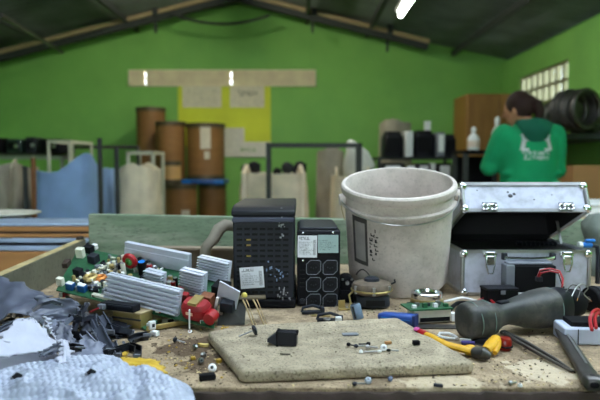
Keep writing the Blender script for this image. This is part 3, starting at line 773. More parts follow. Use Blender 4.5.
# ------------------------------------------------------------------ the workbench
def bench_mat():
    m = pm('dusty_bench_top', (152, 133, 106), .85, var=.36, scale=30, bump=.9, dirt=(92, 76, 56), dirt_amt=.85, dirt_scale=22, bscale=140, speck=(70, 56, 40), speck_amt=.7, speck_scale=300)
    nt = m.node_tree; N = nt.nodes; L = nt.links; p = N['Principled BSDF']
    base = p.inputs['Base Color'].links[0].from_socket
    tc = N.new('ShaderNodeTexCoord')
    def patch(base, c, r, col, amt):                     # bare patch where the veneer has come off
        s = N.new('ShaderNodeVectorMath'); s.operation = 'DISTANCE'; s.inputs[1].default_value = c
        nz = N.new('ShaderNodeTexNoise'); nz.inputs['Scale'].default_value = 38; nz.inputs['Detail'].default_value = 5
        L.new(tc.outputs['Object'], nz.inputs['Vector']); L.new(tc.outputs['Object'], s.inputs[0])
        a = N.new('ShaderNodeMath'); a.operation = 'MULTIPLY_ADD'; a.inputs[1].default_value = -.13; L.new(nz.outputs['Fac'], a.inputs[0]); L.new(s.outputs['Value'], a.inputs[2])
        r2 = N.new('ShaderNodeMapRange'); r2.inputs['From Min'].default_value = r - .062; r2.inputs['From Max'].default_value = r - .068; r2.inputs['To Max'].default_value = amt
        L.new(a.outputs[0], r2.inputs['Value'])
        mx = N.new('ShaderNodeMixRGB'); mx.inputs['Color2'].default_value = lin(col) + (1,)
        L.new(r2.outputs[0], mx.inputs['Fac']); L.new(base, mx.inputs['Color1']); return mx.outputs['Color']
    q = on(192, 346); base = patch(base, (q.x, q.y, ZT), .052, (74, 56, 38), .9)
    q = on(212, 362); base = patch(base, (q.x, q.y, ZT), .045, (80, 62, 42), .85)
    q = on(520, 350); base = patch(base, (q.x, q.y, ZT), .05, (110, 94, 72), .7)
    q = on(235, 318); base = patch(base, (q.x, q.y, ZT), .04, (190, 176, 150), .5)
    q = on(545, 372); base = patch(base, (q.x, q.y, ZT), .05, (200, 184, 158), .6)
    q = on(450, 384); base = patch(base, (q.x, q.y, ZT), .05, (196, 180, 152), .55)
    L.new(base, p.inputs['Base Color'])
    return m
BXL, BXR, BYF, BYB = -.70, 1.25, .782, 1.775
wk = thing('workbench', 'dusty wooden workbench with raised green back board and grey side board', 'workbench')
MB_TOP = bench_mat()
obj('tabletop', MB().box(((BXL + BXR) / 2, (BYF + BYB) / 2, ZT - .0125), (BXR - BXL, BYB - BYF, .025)), MB_TOP, wk, bevel=.002)
vs = []; n = 90
rail = MB()
def railf(s, q):
    x = BXL + (BXR - BXL) * s
    jag = .004 * noise.noise(Vector((x * 40, 3, 1))) + .003 * noise.noise(Vector((x * 140, 1, 1)))
    prof = [(BYF + .02, ZT - .006), (BYF - .006 + jag, ZT - .006 + jag * .6), (BYF - .012 + jag * 1.6, ZT - .02), (BYF - .008 + jag, ZT - .07), (BYF + .02, ZT - .072)]
    return (x,) + prof[round(q * 4)]
obj('front_rail', MB().grid(railf, 260, 4), M_['dwood'], wk, angle=60)
mgb = pm('worn_green_paint', (104, 122, 98), .65, var=.18, scale=9, stretch=(1, 3, 5), dirt=(160, 164, 146), dirt_amt=.7, dirt_scale=5, bump=.2, speck=(70, 80, 66), speck_scale=60)
bb = MB()
x0b = at(88, 214, BYB).x; zb0 = at(88, 214, BYB).z; zb1 = at(343, 219, BYB).z
bb.prism([(x0b, ZT), (BXR, ZT), (BXR, zb1 - .004), (at(343, 219, BYB).x, zb1), (x0b, zb0)], BYB, BYB + .03, Matrix(((1, 0, 0, 0), (0, 0, 1, 0), (0, 1, 0, 0), (0, 0, 0, 1))))
obj('back_board', bb, mgb, wk, bevel=.003)
msb = pm('grey_green_side', (92, 91, 76), .7, var=.16, scale=6, dirt=(124, 124, 108), dirt_amt=.45, dirt_scale=9, bump=.2, speck=(70, 66, 54), speck_scale=90)
sb = MB(); pf = at(86, 239, BYB - .01); pn = at(-60, 303, .95)
d = Vector((pn.x - pf.x, pn.y - pf.y, 0)); nr = Vector((d.y, -d.x, 0)).normalized() * -.022
if nr.x > 0: nr = -nr
pn2 = Vector((pf.x, pf.y, 0)) + d * ((pf.y - BYF) / (pf.y - pn.y))
zA, zB = pf.z, pf.z + (pn.z - pf.z) * ((pf.y - BYF) / (pf.y - pn.y))
def sidef(o, z): return [(o.x, o.y, ZT), (o.x, o.y, z), (o.x + nr.x, o.y + nr.y, z), (o.x + nr.x, o.y + nr.y, ZT)]
vs = sidef(pf, zA) + sidef(pn2, zB)
side = obj('side_board', MB().add(vs, [(0, 1, 2, 3), (7, 6, 5, 4), (0, 4, 5, 1), (1, 5, 6, 2), (2, 6, 7, 3), (3, 7, 4, 0)]), msb, wk, bevel=.003)
edge = MB(); n = 40
edge.grid(lambda s, q: (pf.x + (pn2.x - pf.x) * s + nr.x * q, pf.y + (pn2.y - pf.y) * s + nr.y * q, zA + (zB - zA) * s + .0008), 4, 1)
obj('bare_edge', edge, pm('bare_wood_edge', (168, 150, 108), .8, var=.3, scale=30), side)
obj('bolt', MB().lathe([(0, .012), (.010, .010), (.012, 0), (0, 0)], tr(pf.x + nr.x * .5, pf.y - .02, zA), n=12), M_['dwood'], side)
for x in (BXL + .08, BXR - .08):
    for y in (BYF + .08, BYB - .08): obj('leg', MB().box((x, y, (ZT - .025) / 2), (.08, .08, ZT - .025)), M_['dwood'], wk, bevel=.004)

# ------------------------------------------------------------------ the flat slab in front
H = .019
c = [on(207, 331, H), on(258, 324, H), on(398, 317, H), on(476, 362, H), on(240, 373, H)]
c[4] = Vector((c[4].x, .793, c[4].z))
msl = pm('worn_slab', (160, 147, 124), .9, var=.3, scale=26, bump=1.0, dirt=(112, 104, 84), dirt_amt=.6, dirt_scale=11, bscale=180, speck=(84, 76, 60), speck_amt=.8, speck_scale=300)
def rounded(poly, r, n=6):
    out = []
    k = len(poly)
    for i in range(k):
        p, a, b = poly[i], poly[i - 1], poly[(i + 1) % k]
        da, db = (a - p).normalized(), (b - p).normalized()
        A, B = p + da * r, p + db * r
        for j in range(n + 1):
            t = j / n; out.append(A * (1 - t) ** 2 + p * 2 * t * (1 - t) + B * t * t)
    return out
pl = rounded([Vector((q.x, q.y)) for q in c], .012)
sl = obj('slab', MB().prism([(q.x, q.y) for q in pl], ZT + .0005, ZT + H), msl, bevel=.006, seg=4)
tag(sl, 'thick worn grey slab lying flat at the front of the bench', 'slab')
HS = H + .0005

# ------------------------------------------------------------------ tall black power unit
def frontrow(mb, x0, x1, z, y, h): mb.box(((x0 + x1) / 2, y, z), (x1 - x0, .002, h))
a, b = at(232, 310, 1.222), at(295.5, 310, 1.222); W = b.x - a.x; zt = at(260, 208, 1.222).z - ZT
t = thing('power_supply_unit', 'tall black power unit with vent slots and white label', 'power unit', ((a.x + b.x) / 2, 1.222, ZT + .001)); D = .29
bm_ = MB(); bm_.box((0, D / 2, (zt - .014) / 2 + .01), (W - .006, D, zt - .034))
obj('casing', bm_, pm('unit_black', (32, 34, 41), .5, var=.2, spec=.2), t, bevel=.003)
obj('base', MB().box((0, D / 2 - .001, .009), (W, D + .004, .018)), M_['blackm'], t, bevel=.003)
top = MB(); top.prism([(-.004, zt - .018), (-.004, zt - .008), (.012, zt), (.05, zt + .004), (D - .01, zt + .004), (D, zt - .01), (D, zt - .018)], -W / 2, W / 2, Matrix(((0, 0, 1, 0), (1, 0, 0, 0), (0, 1, 0, 0), (0, 0, 0, 1))))
obj('lid', top, pm('satin_black', (20, 22, 28), .5, var=.1, spec=.2), t, bevel=.003)
obj('ridge', MB().box((0, -.003, zt - .026), (W - .004, .008, .010)), pm('blue_black_edge', (42, 48, 66), .45), t, bevel=.002)
sl_ = MB()
for r_ in range(9):
    z = zt - .045 - r_ * .0115
    for k in range(7):
        x = -W / 2 + .014 + k * (W - .028) / 6.6; sl_.box((x + .003, -.0006, z), (.0118, .0016, .0052))
for r_ in range(4):
    for k in range(7):
        x = -W / 2 + .014 + k * (W - .028) / 6.6
        sl_.box((x + .003, -.0006, .034 + r_ * .0115), (.0118, .0016, .0052))
obj('vent_slots', sl_, pm('slot_black', (6, 6, 8), .9), t, smooth=False)
gl = MB()
for r_ in (2, 3, 5): gl.box((-W / 2 + .036, -.001, zt - .045 - r_ * .0115), (.009, .001, .0035))
obj('inner_wire', gl, pm('ochre_wire', (120, 100, 40), .6), t)
def label(par, o, ex, ez, w, h, seed, lines, mat, big=True, code=True):
    L_ = thing_part = MB(); o, ex, ez = Vector(o), Vector(ex).normalized(), Vector(ez).normalized(); nn = ex.cross(ez).normalized()
    L_.add([o, o + ex * w, o + ex * w + ez * h, o + ez * h, o + nn * .0006, o + ex * w + nn * .0006, o + ex * w + ez * h + nn * .0006, o + ez * h + nn * .0006], [(3, 2, 1, 0), (4, 5, 6, 7), (0, 1, 5, 4), (1, 2, 6, 5), (2, 3, 7, 6), (3, 0, 4, 7)])
    q = obj('label', L_, mat, par, smooth=False)
    g = MB(); o2 = o + nn * .0006
    if big: g.glyphs(o2 + ex * w * .08 + ez * h * .80, ex, ez, w * .55, h * .13, nn, seed, 1)
    for k in range(lines):
        g.glyphs(o2 + ex * w * .08 + ez * h * (.66 - k * .6 / lines), ex, ez, w * (.4 + .4 * R.random()), h * .05, nn, seed + k, .75)
    if code:
        for k in range(14):
            P0 = o2 + ex * w * .80 + ez * h * (.12 + .05 * k) + nn * .0003
            g.add([P0, P0 + ex * w * .13, P0 + ex * w * .13 + ez * h * .02, P0 + ez * h * .02], [(0, 1, 2, 3)])
    obj('print', g, M_['ink'], q, smooth=False, recalc=False)
    return q
o = at(241, 289, 1.22) - t.location
label(t, (o.x, -.0012, o.z), (1, 0, .07), (-.07, 0, 1), .050, .045, 31, 6, M_['paper'])
for (u, v, w, h, am, sd) in ((281, 226, .010, .045, 0, 1), (276, 270, .030, .035, 1, 2), (284, 292, .02, .02, 0, 3)):
    p = at(u, v, 1.22) - t.location; rr = random.Random(sd); s_ = MB()
    for k in range(16):
        x, z = p.x + rr.gauss(0, w * .35), p.z + rr.gauss(0, h * .35)
        s_.box((x, -.0009, z), (rr.uniform(.001, .004), .0012, rr.uniform(.001, .006)), None)
    obj('scuff_mark', s_, pm('blue_scuff', (110, 130, 160), .6) if am else pm('pale_scuff', (140, 142, 146), .7), t)
# ------------------------------------------------------------------ small black power unit with outlets
a, b = at(296, 308, 1.24), at(340, 308, 1.24); W = b.x - a.x; zt = at(318, 231, 1.24).z - ZT; D = .21
t = thing('power_supply_unit', 'shorter black power unit with six outlets on its back panel', 'power unit', ((a.x + b.x) / 2 + .001, 1.24, ZT + .001))
obj('casing', MB().box((0, D / 2, zt / 2), (W - .002, D, zt)), M_['black'], t, bevel=.003)
obj('lid', MB().box((0, D / 2 + .004, zt + .0025), (W - .012, D - .02, .005)), M_['dark'], t, bevel=.002)
pn_ = obj('back_panel', MB().box((0, -.001, zt / 2), (W - .006, .003, zt - .012)), M_['blackm'], t, bevel=.001)
xs_ = [at(313.5, 280, 1.24).x - t.location.x, at(330, 280, 1.24).x - t.location.x]
for v in (267.5, 284.5, 301):
    z = at(313, v, 1.24).z - ZT
    for x in xs_:
        s = .0152
        octo = [(x - s + .0035, z - s), (x + s * .45, z - s), (x + s, z - s * .45), (x + s, z + s - .003), (x + s - .003, z + s), (x - s * .45, z + s), (x - s, z + s * .45), (x - s, z - s + .0035)]
        so = obj('outlet', MB().prism(octo, -.0045, -.0022, Matrix(((1, 0, 0, 0), (0, 0, 1, 0), (0, 1, 0, 0), (0, 0, 0, 1)))), M_['black'], t, bevel=.0005, smooth=False)
        rim = MB(); k = len(octo); pts = [(px, -.0047, pz) for px, pz in octo]
        rim.tube(pts, .0007, 5, closed=True); obj('rim', rim, M_['grey'], so)
        hex_ = [(x + .0105 * math.cos(math.radians(q)) * (1.0 if q % 180 else 1.15), z + .0095 * math.sin(math.radians(q))) for q in (0, 55, 125, 180, 235, 305)]
        hx = MB(); hx.prism(hex_, -.0049, -.0044, Matrix(((1, 0, 0, 0), (0, 0, 1, 0), (0, 1, 0, 0), (0, 0, 0, 1))))
        obj('recess', hx, pm('slot_black', (6, 6, 8), .9), so, smooth=False)
        ho = MB()
        for dx, dz in ((-.005, 0), (.005, 0), (0, -.002)): ho.cyl((x + dx, -.0052, z + dz), (x + dx, -.0047, z + dz), .0014, n=8)
        obj('pin_hole', ho, M_['dark'], so)
o = at(297.5, 257.5, 1.235) - t.location; e = at(317, 235.5, 1.235) - t.location
label(t, (o.x, -.003, o.z), (1, 0, -.01), (.01, 0, 1), e.x - o.x, e.z - o.z, 41, 8, M_['paper'])
o = at(318, 253, 1.235) - t.location; e = at(338.5, 235, 1.235) - t.location
label(t, (o.x, -.003, o.z), (1, 0, 0), (0, 0, 1), e.x - o.x, e.z - o.z, 47, 6, M_['paperg'], big=False, code=False)
for u, v in ((303, 233), (333, 232.5), (303, 260.5)):
    p = at(u, v, 1.236) - t.location
    obj('screw', MB().ball((p.x, -.004, p.z), (.0026, .0016, .0026), 10), M_['chrome'], t)
p = at(302.5, 301, 1.236) - t.location
obj('fuse_holder', MB().cyl((p.x, -.007, p.z), (p.x, 0, p.z), .0058, n=16).cyl((p.x, -.009, p.z), (p.x, -.006, p.z), .0035, n=12), M_['dark'], t)
vt_ = MB()
for k in range(5): vt_.box((p.x, -.003, at(300, 271 + 4.2 * k, 1.236).z - ZT), (.013, .0014, .0022))
obj('vent_slots', vt_, pm('slot_black', (6, 6, 8), .9), t)

# ------------------------------------------------------------------ the white bucket, leaning towards the front
TI = math.radians(14.5)
rc = at(398.5, 184.5, 1.365); Hb = .242; R1, R0 = .134, .119
ax = Vector((-.043, -math.sin(TI), math.cos(TI))).normalized()
base = rc - ax * Hb
ex = Vector((1, 0, 0)); ex = (ex - ax * ex.dot(ax)).normalized(); Mb = Matrix((ex, ax.cross(ex), ax)).transposed().to_4x4(); Mb.translation = base
low = base.z - R0 * math.sin(TI); Mb.translation.z += max(0, ZT + .001 - low)
t = thing('bucket', 'large scuffed white plastic bucket leaning behind the slab', 'bucket', M=Mb)
mbk = pm('bucket_white', (200, 189, 181), .5, var=.07, scale=14, dirt=(140, 132, 122), dirt_amt=.7, dirt_scale=11, bump=.15, speck=(140, 132, 122), speck_amt=.3, speck_scale=160)
def rr_(z): return R0 + (R1 - .006 - R0) * z / Hb
pf_ = [(0, .004), (R0 - .004, .004), (R0 - .002, 0), (R0, .003), (rr_(Hb - .05), Hb - .05), (rr_(Hb - .05) + .008, Hb - .048), (rr_(Hb - .05) + .008, Hb - .044), (rr_(Hb - .04), Hb - .042), (rr_(Hb - .022), Hb - .022), (R1 - .002, Hb - .020), (R1, Hb - .016), (R1, Hb - .004), (R1 - .003, Hb), (R1 - .010, Hb), (R1 - .012, Hb - .006), (rr_(Hb * .5) - .003, Hb * .5), (R0 - .005, .010), (0, .010)]
obj('shell', MB().lathe(pf_, n=72), mbk, t, angle=30)
# wire handle lying along the upper ring
hp_ = []
for i in range(33):
    a = math.radians(186 + 168 * i / 32); dz = Hb - .028 - .030 * math.sin(PI * i / 32)
    rr2 = R1 + .004; hp_.append((rr2 * math.cos(a), rr2 * math.sin(a), dz))
obj('handle', MB().tube(hp_, .0016, 6), M_['steel'], t)
for a in (186, 354):
    A = math.radians(a)
    ear = MB().cyl((R1 * .955 * math.cos(A), R1 * .955 * math.sin(A), Hb - .034), ((R1 + .007) * math.cos(A), (R1 + .007) * math.sin(A), Hb - .034), .017, .013, n=18)
    obj('handle_lug', ear, mbk, t)
def cyl_patch(a0, a1, z0, z1, off=.0008, n=8):
    m_ = MB(); m_.grid(lambda s, q: ((rr_(z0 + (z1 - z0) * q) + off) * math.sin(math.radians(a0 + (a1 - a0) * s)), -(rr_(z0 + (z1 - z0) * q) + off) * math.cos(math.radians(a0 + (a1 - a0) * s)), z0 + (z1 - z0) * q), n, 2); return m_
# print on the left side: a dark framed panel and two upright lines of lettering
fm = MB()
for (a0, a1, z0, z1) in ((-64, -60, .072, .186), (-45, -42, .072, .186), (-64, -42, .174, .186), (-64, -42, .070, .080)):
    q = cyl_patch(a0, a1, z0, z1, .001); fm.add(q.v, q.f)
obj('printed_frame', fm, pm('faded_black_print', (66, 62, 60), .7), t, recalc=False)
pp = cyl_patch(-60.5, -44.5, .079, .175, .0009); obj('printed_panel', pp, pm('grey_print', (150, 146, 140), .7), t)
tx = MB(); rr3 = random.Random(5)
for col, (a, w) in enumerate(((-39.5, 3.4), (-34.5, 3.0))):
    z = .088 + .015 * col
    while z < .158:
        l = rr3.uniform(.006, .010)
        for k in range(3):
            if rr3.random() < .8:
                aa = a + rr3.choice((0, w * .4, w * .75)); q = cyl_patch(aa, aa + w * (.36 if k else .95), z, z + (l * .85 if k else l * .34), .001, 2); tx.add(q.v, q.f)
        z += l * 1.25
obj('printed_lettering', tx, M_['ink'], t, recalc=False)
cr_ = MB(); A0 = []
for i in range(15):
    a = math.radians(-62 + 26 * i / 14); A0.append(((rr_(.04) + .001) * math.sin(a), -(rr_(.04) + .001) * math.cos(a), .035 + .022 * math.sin(PI * i / 14)))
obj('printed_arc', MB().tube(A0, .0016, 4), pm('faded_black_print', (66, 62, 60), .7), t)
st = MB(); A = math.radians(186)
st.tube([((R1 + .004) * math.cos(A), (R1 + .004) * math.sin(A), Hb - .034), ((R1 + .006) * math.cos(A) + .004, (R1) * math.sin(A) - .015, Hb - .055), ((R1 - .004) * math.cos(A), (R1) * math.sin(A) - .012, Hb - .08)], .0014, 6)
obj('string', st, pm('string_tan', (180, 160, 120), .9), t)
# wood block that the back of the bucket leans on
bl = obj('wood_block', MB().box((0, 0, .02), (.14, .04, .04)), M_['wood'], bevel=.003); bl.location = (base.x, base.y + .085, ZT + .0005)
tag(bl, 'short wood block wedged under the back of the white bucket', 'block')

# ------------------------------------------------------------------ aluminium case, lid half open
yf = 1.342
a, b = at(462, 297, yf), at(588, 297, yf); W = b.x - a.x; hb = at(520, 251, yf).z - ZT; D = .225
t = thing('aluminium_case', 'open aluminium tool case with dark lined lid standing on the bench', 'case', ((a.x + b.x) / 2, yf, ZT + .001))
mca = pm('case_aluminium', (188, 191, 205), .4, .12, var=.06, scale=10, dirt=(100, 98, 96), dirt_amt=.5, dirt_scale=26)
mli = pm('black_lining', (24, 23, 25), .85, var=.3, scale=8)
bd = MB(); w2 = W / 2
bd.box((0, .003, hb / 2), (W, .006, hb)); bd.box((0, D - .003, hb / 2), (W, .006, hb)); bd.box((-w2 + .003, D / 2, hb / 2), (.006, D - .012, hb)); bd.box((w2 - .003, D / 2, hb / 2), (.006, D - .012, hb)); bd.box((0, D / 2, .003), (W - .012, D - .012, .006))
obj('body', bd, mca, t)
obj('lining', MB().box((0, D / 2, hb - .03), (W - .014, D - .014, .05)), mli, t)
ed = MB()
for x in (-w2, w2):
    ed.cyl((x, 0, 0), (x, 0, hb), .005, n=10)
for z in (.004, hb - .002):
    ed.bar((-w2, 0, z), (w2, 0, z), .006, .007)
    for x in (-w2, w2): ed.bar((x, 0, z), (x, D, z), .006, .007)
obj('edge_trim', ed, M_['steel'], t)
for sx in (-1, 1):
    for z in (.007, hb - .008):
        obj('corner_cap', MB().ball((sx * (w2 - .003), .002, z), (.011, .009, .011), 12), M_['chrome'], t)
tray = MB()
for k in range(9): tray.ball((.05 + k * .011 - .02, D * .55, hb - .004 + .004), (.006, .02, .006), 8)
obj('tool_insert', tray, M_['dark'], t)
# latches
def latch(par, x, z, drop):
    L_ = MB(); L_.box((x, -.006, z - .006), (.032, .006, .012)); L_.box((x, -.008, z - .02), (.020, .006, .022))
    q = obj('latch', L_, M_['chrome'], par, bevel=.002)
    hp = MB(); hp.tube([(x - .011, -.010, z - .004), (x - .010, -.012, z - drop * .6), (x - .005, -.012, z - drop), (x + .005, -.012, z - drop), (x + .010, -.012, z - drop * .6), (x + .011, -.010, z - .004)], .0018, 6)
    obj('hasp', hp, M_['chrome'], q)
    rv = MB()
    for dx in (-.012, .012): rv.ball((x + dx, -.010, z - .002), (.003, .002, .003), 8)
    obj('rivet', rv, M_['steel'], q)
xl_, xr_ = at(489, 260, yf).x - t.location.x, at(565.5, 260, yf).x - t.location.x
latch(t, xl_, hb - .002, .05); latch(t, xr_, hb - .002, .045)
# carry handle
hx0, hx1 = at(503, 262, yf).x - t.location.x, at(551, 262, yf).x - t.location.x
zt_ = hb - .008
for x in (hx0, hx1): obj('handle_mount', MB().box((x, -.008, zt_ - .004), (.012, .012, .016)), M_['dark'], t, bevel=.002)
obj('handle', MB().tube([(hx0, -.012, zt_ - .006), (hx0 + .006, -.016, zt_ - .008), ((hx0 + hx1) / 2, -.020, zt_ - .009), (hx1 - .006, -.016, zt_ - .008), (hx1, -.012, zt_ - .006)], .0045, 8), M_['chrome'], t)
# lid
th = math.radians(23)
LW = (at(583, 213, 1.39).x - at(460.5, 213, 1.39).x)
lx = (at(583, 213, 1.39).x + at(460.5, 213, 1.39).x) / 2 - t.location.x
obj('hinge', MB().box((lx, D - .004, hb + .002), (LW - .01, .010, .022)), M_['blackm'], t)
Ml = tr(lx, D, hb + .002) @ Matrix.Rotation(-th, 4, 'X')      # local: -y runs to the front edge, z up through the lid
lh = .072; LD = .222; l2 = LW / 2
def lidobj(name, mb, mat, par, **k):
    for i, vtx in enumerate(mb.v): mb.v[i] = Ml @ Vector(vtx)
    return obj(name, mb, mat, par, **k)
m_ = MB()
m_.box((0, -LD + .003, lh / 2), (LW, .006, lh)); m_.box((0, -.003, lh / 2), (LW, .006, lh)); m_.box((-l2 + .003, -LD / 2, lh / 2), (.006, LD - .012, lh)); m_.box((l2 - .003, -LD / 2, lh / 2), (.006, LD - .012, lh)); m_.box((0, -LD / 2, lh - .003), (LW - .012, LD - .012, .006))
ld = lidobj('lid', m_, mca, t)
m_ = MB().box((0, -LD / 2, lh - .009), (LW - .014, LD - .014, .005))
for sx in (-1, 1): m_.box((sx * (l2 - .008), -LD / 2, lh / 2 - .004), (.003, LD - .014, lh - .012))
m_.box((0, -.009, lh / 2 - .004), (LW - .014, .003, lh - .012)); m_.box((0, -LD + .009, lh / 2 - .004), (LW - .014, .003, lh - .012))
lidobj('lid_lining', m_, mli, ld)
m_ = MB()
for z in (.003, lh - .003):
    m_.bar((-l2, -LD, z), (l2, -LD, z), .007, .008)
    for x in (-l2, l2): m_.bar((x, -LD, z), (x, 0, z), .007, .008)
for x in (-l2, l2): m_.cyl((x, -LD, 0), (x, -LD, lh), .006, n=10)
lidobj('lid_trim', m_, M_['steel'], ld)
for sx in (-1, 1):
    for z in (.008, lh - .008): lidobj('corner_cap', MB().ball((sx * (l2 - .003), -LD + .001, z), (.011, .009, .011), 12), M_['chrome'], ld)
for u in (486, 561):
    x = at(u, 208, 1.39).x - t.location.x - lx
    m_ = MB().box((x, -LD - .004, .012), (.034, .005, .018))
    for dx in (-.010, .010): m_.torus((x + dx, -LD - .007, .010), .007, .0016, 14, 6, axis='y')
    m_.ball((x, -LD - .007, .015), (.005, .003, .005), 10)
    lidobj('latch_plate', m_, M_['chrome'], ld)
for (u, v, r_) in ((507, 196, .006), (511, 194, .004), (505, 192, .003), (475, 190, .002), (530, 200, .002), (548, 195, .0015)):
    p = at(u, v, 1.40); z_ = lh * (213 - v) / 31
    lidobj('dent', MB().ball((p.x - t.location.x - lx, -LD - .0005, z_), (r_, .001, r_ * .8), 8), pm('dark_mark', (70, 70, 74), .6), ld)
sty = MB().bar((l2 * .9, D * .5, hb), (l2 * .9, D * .62, hb + .055), .006, .003); obj('lid_stay', sty, M_['steel'], t)
# ------------------------------------------------------------------ the big circuit board with its heat sinks
o_ = on(56, 290, .052); e1 = on(214, 328, .008) - o_; e2 = at(79, 247, 1.34) - o_
BL = e1.length
Mbd = frame(o_, e1, e2); Mi = Mbd.inverted()
def onb(u, v, h=0.0):                                   # ray from the eye onto the board plane, in board coordinates
    c_ = Mi @ Vector((0, 0, CZ)); d_ = Mi.to_3x3() @ _dir(u, v)
    k = (h - c_.z) / d_.z; return c_ + d_ * k
bq = onb(79, 247)
BD = bq.y
t = thing('circuit_board', 'large green circuit board carrying ribbed heat sinks at left of the bench', 'circuit board', M=Mbd)
mbp = obj('board', MB().prism([(0, 0), (BL, 0), (BL - .07, BD), (bq.x, BD)], -.002, 0), M_['pcb'], t)
def heatsink(a, b, yaw, lean, L_, Hh, T_, nf, name='heat_sink', fin=.010):
    m_ = MB(); m_.box((0, T_ / 2, Hh / 2), (L_, T_, Hh))
    for k in range(nf):
        z = Hh * (k + .5) / nf; m_.box((0, -fin / 2, z), (L_, fin, Hh / nf * .42))
    Mx = tr(a, b, 0) @ rot('Z', yaw) @ rot('X', -lean)
    for i, vv in enumerate(m_.v): m_.v[i] = Mx @ Vector(vv)
    return obj(name, m_, M_['alu'], t, smooth=False, bevel=.0006, seg=1)
p0, p1 = onb(102, 301), onb(174, 320)
heatsink((p0.x + p1.x) / 2, (p0.y + p1.y) / 2 + .012, math.degrees(math.atan2(p1.y - p0.y, p1.x - p0.x)), 22, (p1 - p0).length, .052, .008, 6)
p0, p1 = onb(119, 264), onb(180, 282)
heatsink((p0.x + p1.x) / 2, p0.y + .02, 0, 8, (p1 - p0).length * .98, .042, .012, 1, fin=.002)
p0, p1 = onb(146, 290), onb(165, 292)
heatsink((p0.x + p1.x) / 2, p0.y, -4, 10, .044, .045, .010, 8)
heatsink(onb(128, 290).x + .01, onb(128, 290).y + .005, -2, 14, .06, .024, .008, 4)
p0, p1 = onb(181, 292), onb(204, 296)
heatsink((p0.x + p1.x) / 2, p0.y, -3, 12, .054, .050, .012, 9)
p0, p1 = onb(191, 284), onb(224, 290)
heatsink((p0.x + p1.x) / 2 - .004, p0.y + .030, -3, 16, .072, .046, .012, 8)
def blk(name, u, v, s, mat, yaw=0, lift=0, bev=.0008, par=None):
    p = onb(u, v); m_ = MB().box((0, 0, s[2] / 2 + lift), s); Mx = tr(p.x, p.y, 0) @ rot('Z', yaw)
    for i, vv in enumerate(m_.v): m_.v[i] = Mx @ Vector(vv)
    return obj(name, m_, mat, par or t, bevel=bev)
def can(u, v, r, h, mat, top=None, name='capacitor'):
    p = onb(u, v); c_ = obj(name, MB().lathe([(0, 0), (r, 0), (r, h - .001), (r - .001, h), (0, h)], tr(p.x, p.y, 0), 14), mat, t)
    obj('can_top', MB().lathe([(0, h + .0004), (r * .8, h + .0004), (r * .8, h)], tr(p.x, p.y, 0), 12), top or M_['steel'], c_)
# white sockets, blue coils, yellow coil, chips
mwc = pm('socket_cream', (206, 204, 186), .5)
blk('connector', 61, 285, (.014, .010, .017), mwc); blk('connector', 81, 257, (.017, .013, .022), mwc, 10)
blk('connector', 95, 249, (.012, .010, .012), M_['white']); blk('connector', 89, 252, (.02, .016, .016), M_['black']); blk('connector', 94, 262, (.02, .018, .018), M_['dark'])
for u, v in ((71, 289), (83, 291)):
    q = blk('relay', u, v, (.017, .012, .014), pm('relay_blue', (30, 84, 140), .45)); blk('relay_top', u, v, (.015, .010, .0012), M_['white'], lift=.014, par=q)
blk('relay', 79, 277, (.017, .014, .020), M_['black']); blk('relay', 67, 266, (.012, .022, .012), M_['dwood'], 20)
p = onb(91, 282); obj('coil', MB().torus((p.x, p.y, .010), .010, .006, 18, 8), M_['brass'], t); obj('coil', MB().torus((p.x + .018, p.y + .01, .008), .008, .005, 16, 8), M_['copper'], t)
blk('connector', 102, 298, (.045, .008, .006), mwc)
rq = random.Random(3)
for k in range(235):
    a_, b_ = rq.uniform(.012, .155), rq.uniform(.012, BD - .012)
    if a_ < bq.x * b_ / BD + .01: continue
    kd = rq.random(); mt = rq.choice((M_['white'], M_['steel'], mwc, M_['black'], M_['grey'], M_['grey'], M_['brass'], M_['dark'], mwc))
    Mx = tr(a_, b_, 0) @ rot('Z', rq.choice((0, 90, 8, -12)))
    if kd < .42: nm = 'chip'; m_ = MB().box((0, 0, .003), (rq.uniform(.005, .012), rq.uniform(.003, .007), rq.uniform(.003, .009)), Mx)
    elif kd < .75:
        nm = 'capacitor'; r_ = rq.uniform(.003, .0055); h_ = rq.uniform(.008, .018); m_ = MB().lathe([(0, 0), (r_, 0), (r_, h_ - .001), (r_ * .8, h_), (0, h_)], Mx, 12)
    else: nm = 'resistor'; m_ = MB().cyl(Mx @ Vector((-.006, 0, .003)), Mx @ Vector((.006, 0, .003)), .0022, n=8)
    obj(nm, m_, mt, t)
# coils and capacitors between the heat sinks
p = onb(131, 270); obj('coil', MB().torus((p.x, p.y, .022), .012, .006, 18, 8, axis='y'), M_['red'], t); obj('coil_core', MB().torus((p.x, p.y, .022), .008, .005, 14, 8, axis='y'), pm('coil_green', (70, 130, 60), .5), t)
can(124, 274, .005, .026, mwc); can(143, 274, .009, .03, M_['blackm'], M_['lblue']); can(150, 273, .006, .022, M_['dred']); can(148, 277, .005, .018, M_['white'])
for u, v, mt in ((166, 288, M_['dred']), (170, 291, M_['white']), (174, 292, M_['red']), (171, 286, M_['brass']), (176, 288, M_['blackm']), (164, 291, M_['copper'])): can(u, v, .0048, .024, mt)
blk('transformer', 171, 300, (.040, .022, .014), pm('orange_tape', (206, 140, 40), .5)); blk('transformer', 166, 302, (.012, .012, .012), M_['black'])
for k in range(4):
    p = onb(163 + 5 * k, 297); obj('lead', MB().tube([(p.x, p.y, .012), (p.x + .004, p.y - .002, .028), (p.x + .012, p.y + .004, .020)], .0012, 5), (M_['copper'], M_['yellow'], M_['blackm'], M_['dred'])[k], t)
p = onb(197, 316)
q = obj('transformer', MB().rings([(p.x, p.y, 0, .024, .016), (p.x, p.y, .004, .026, .018), (p.x, p.y, .026, .026, .018), (p.x, p.y, .032, .022, .014)], 20, p=3.4), M_['dred'], t)
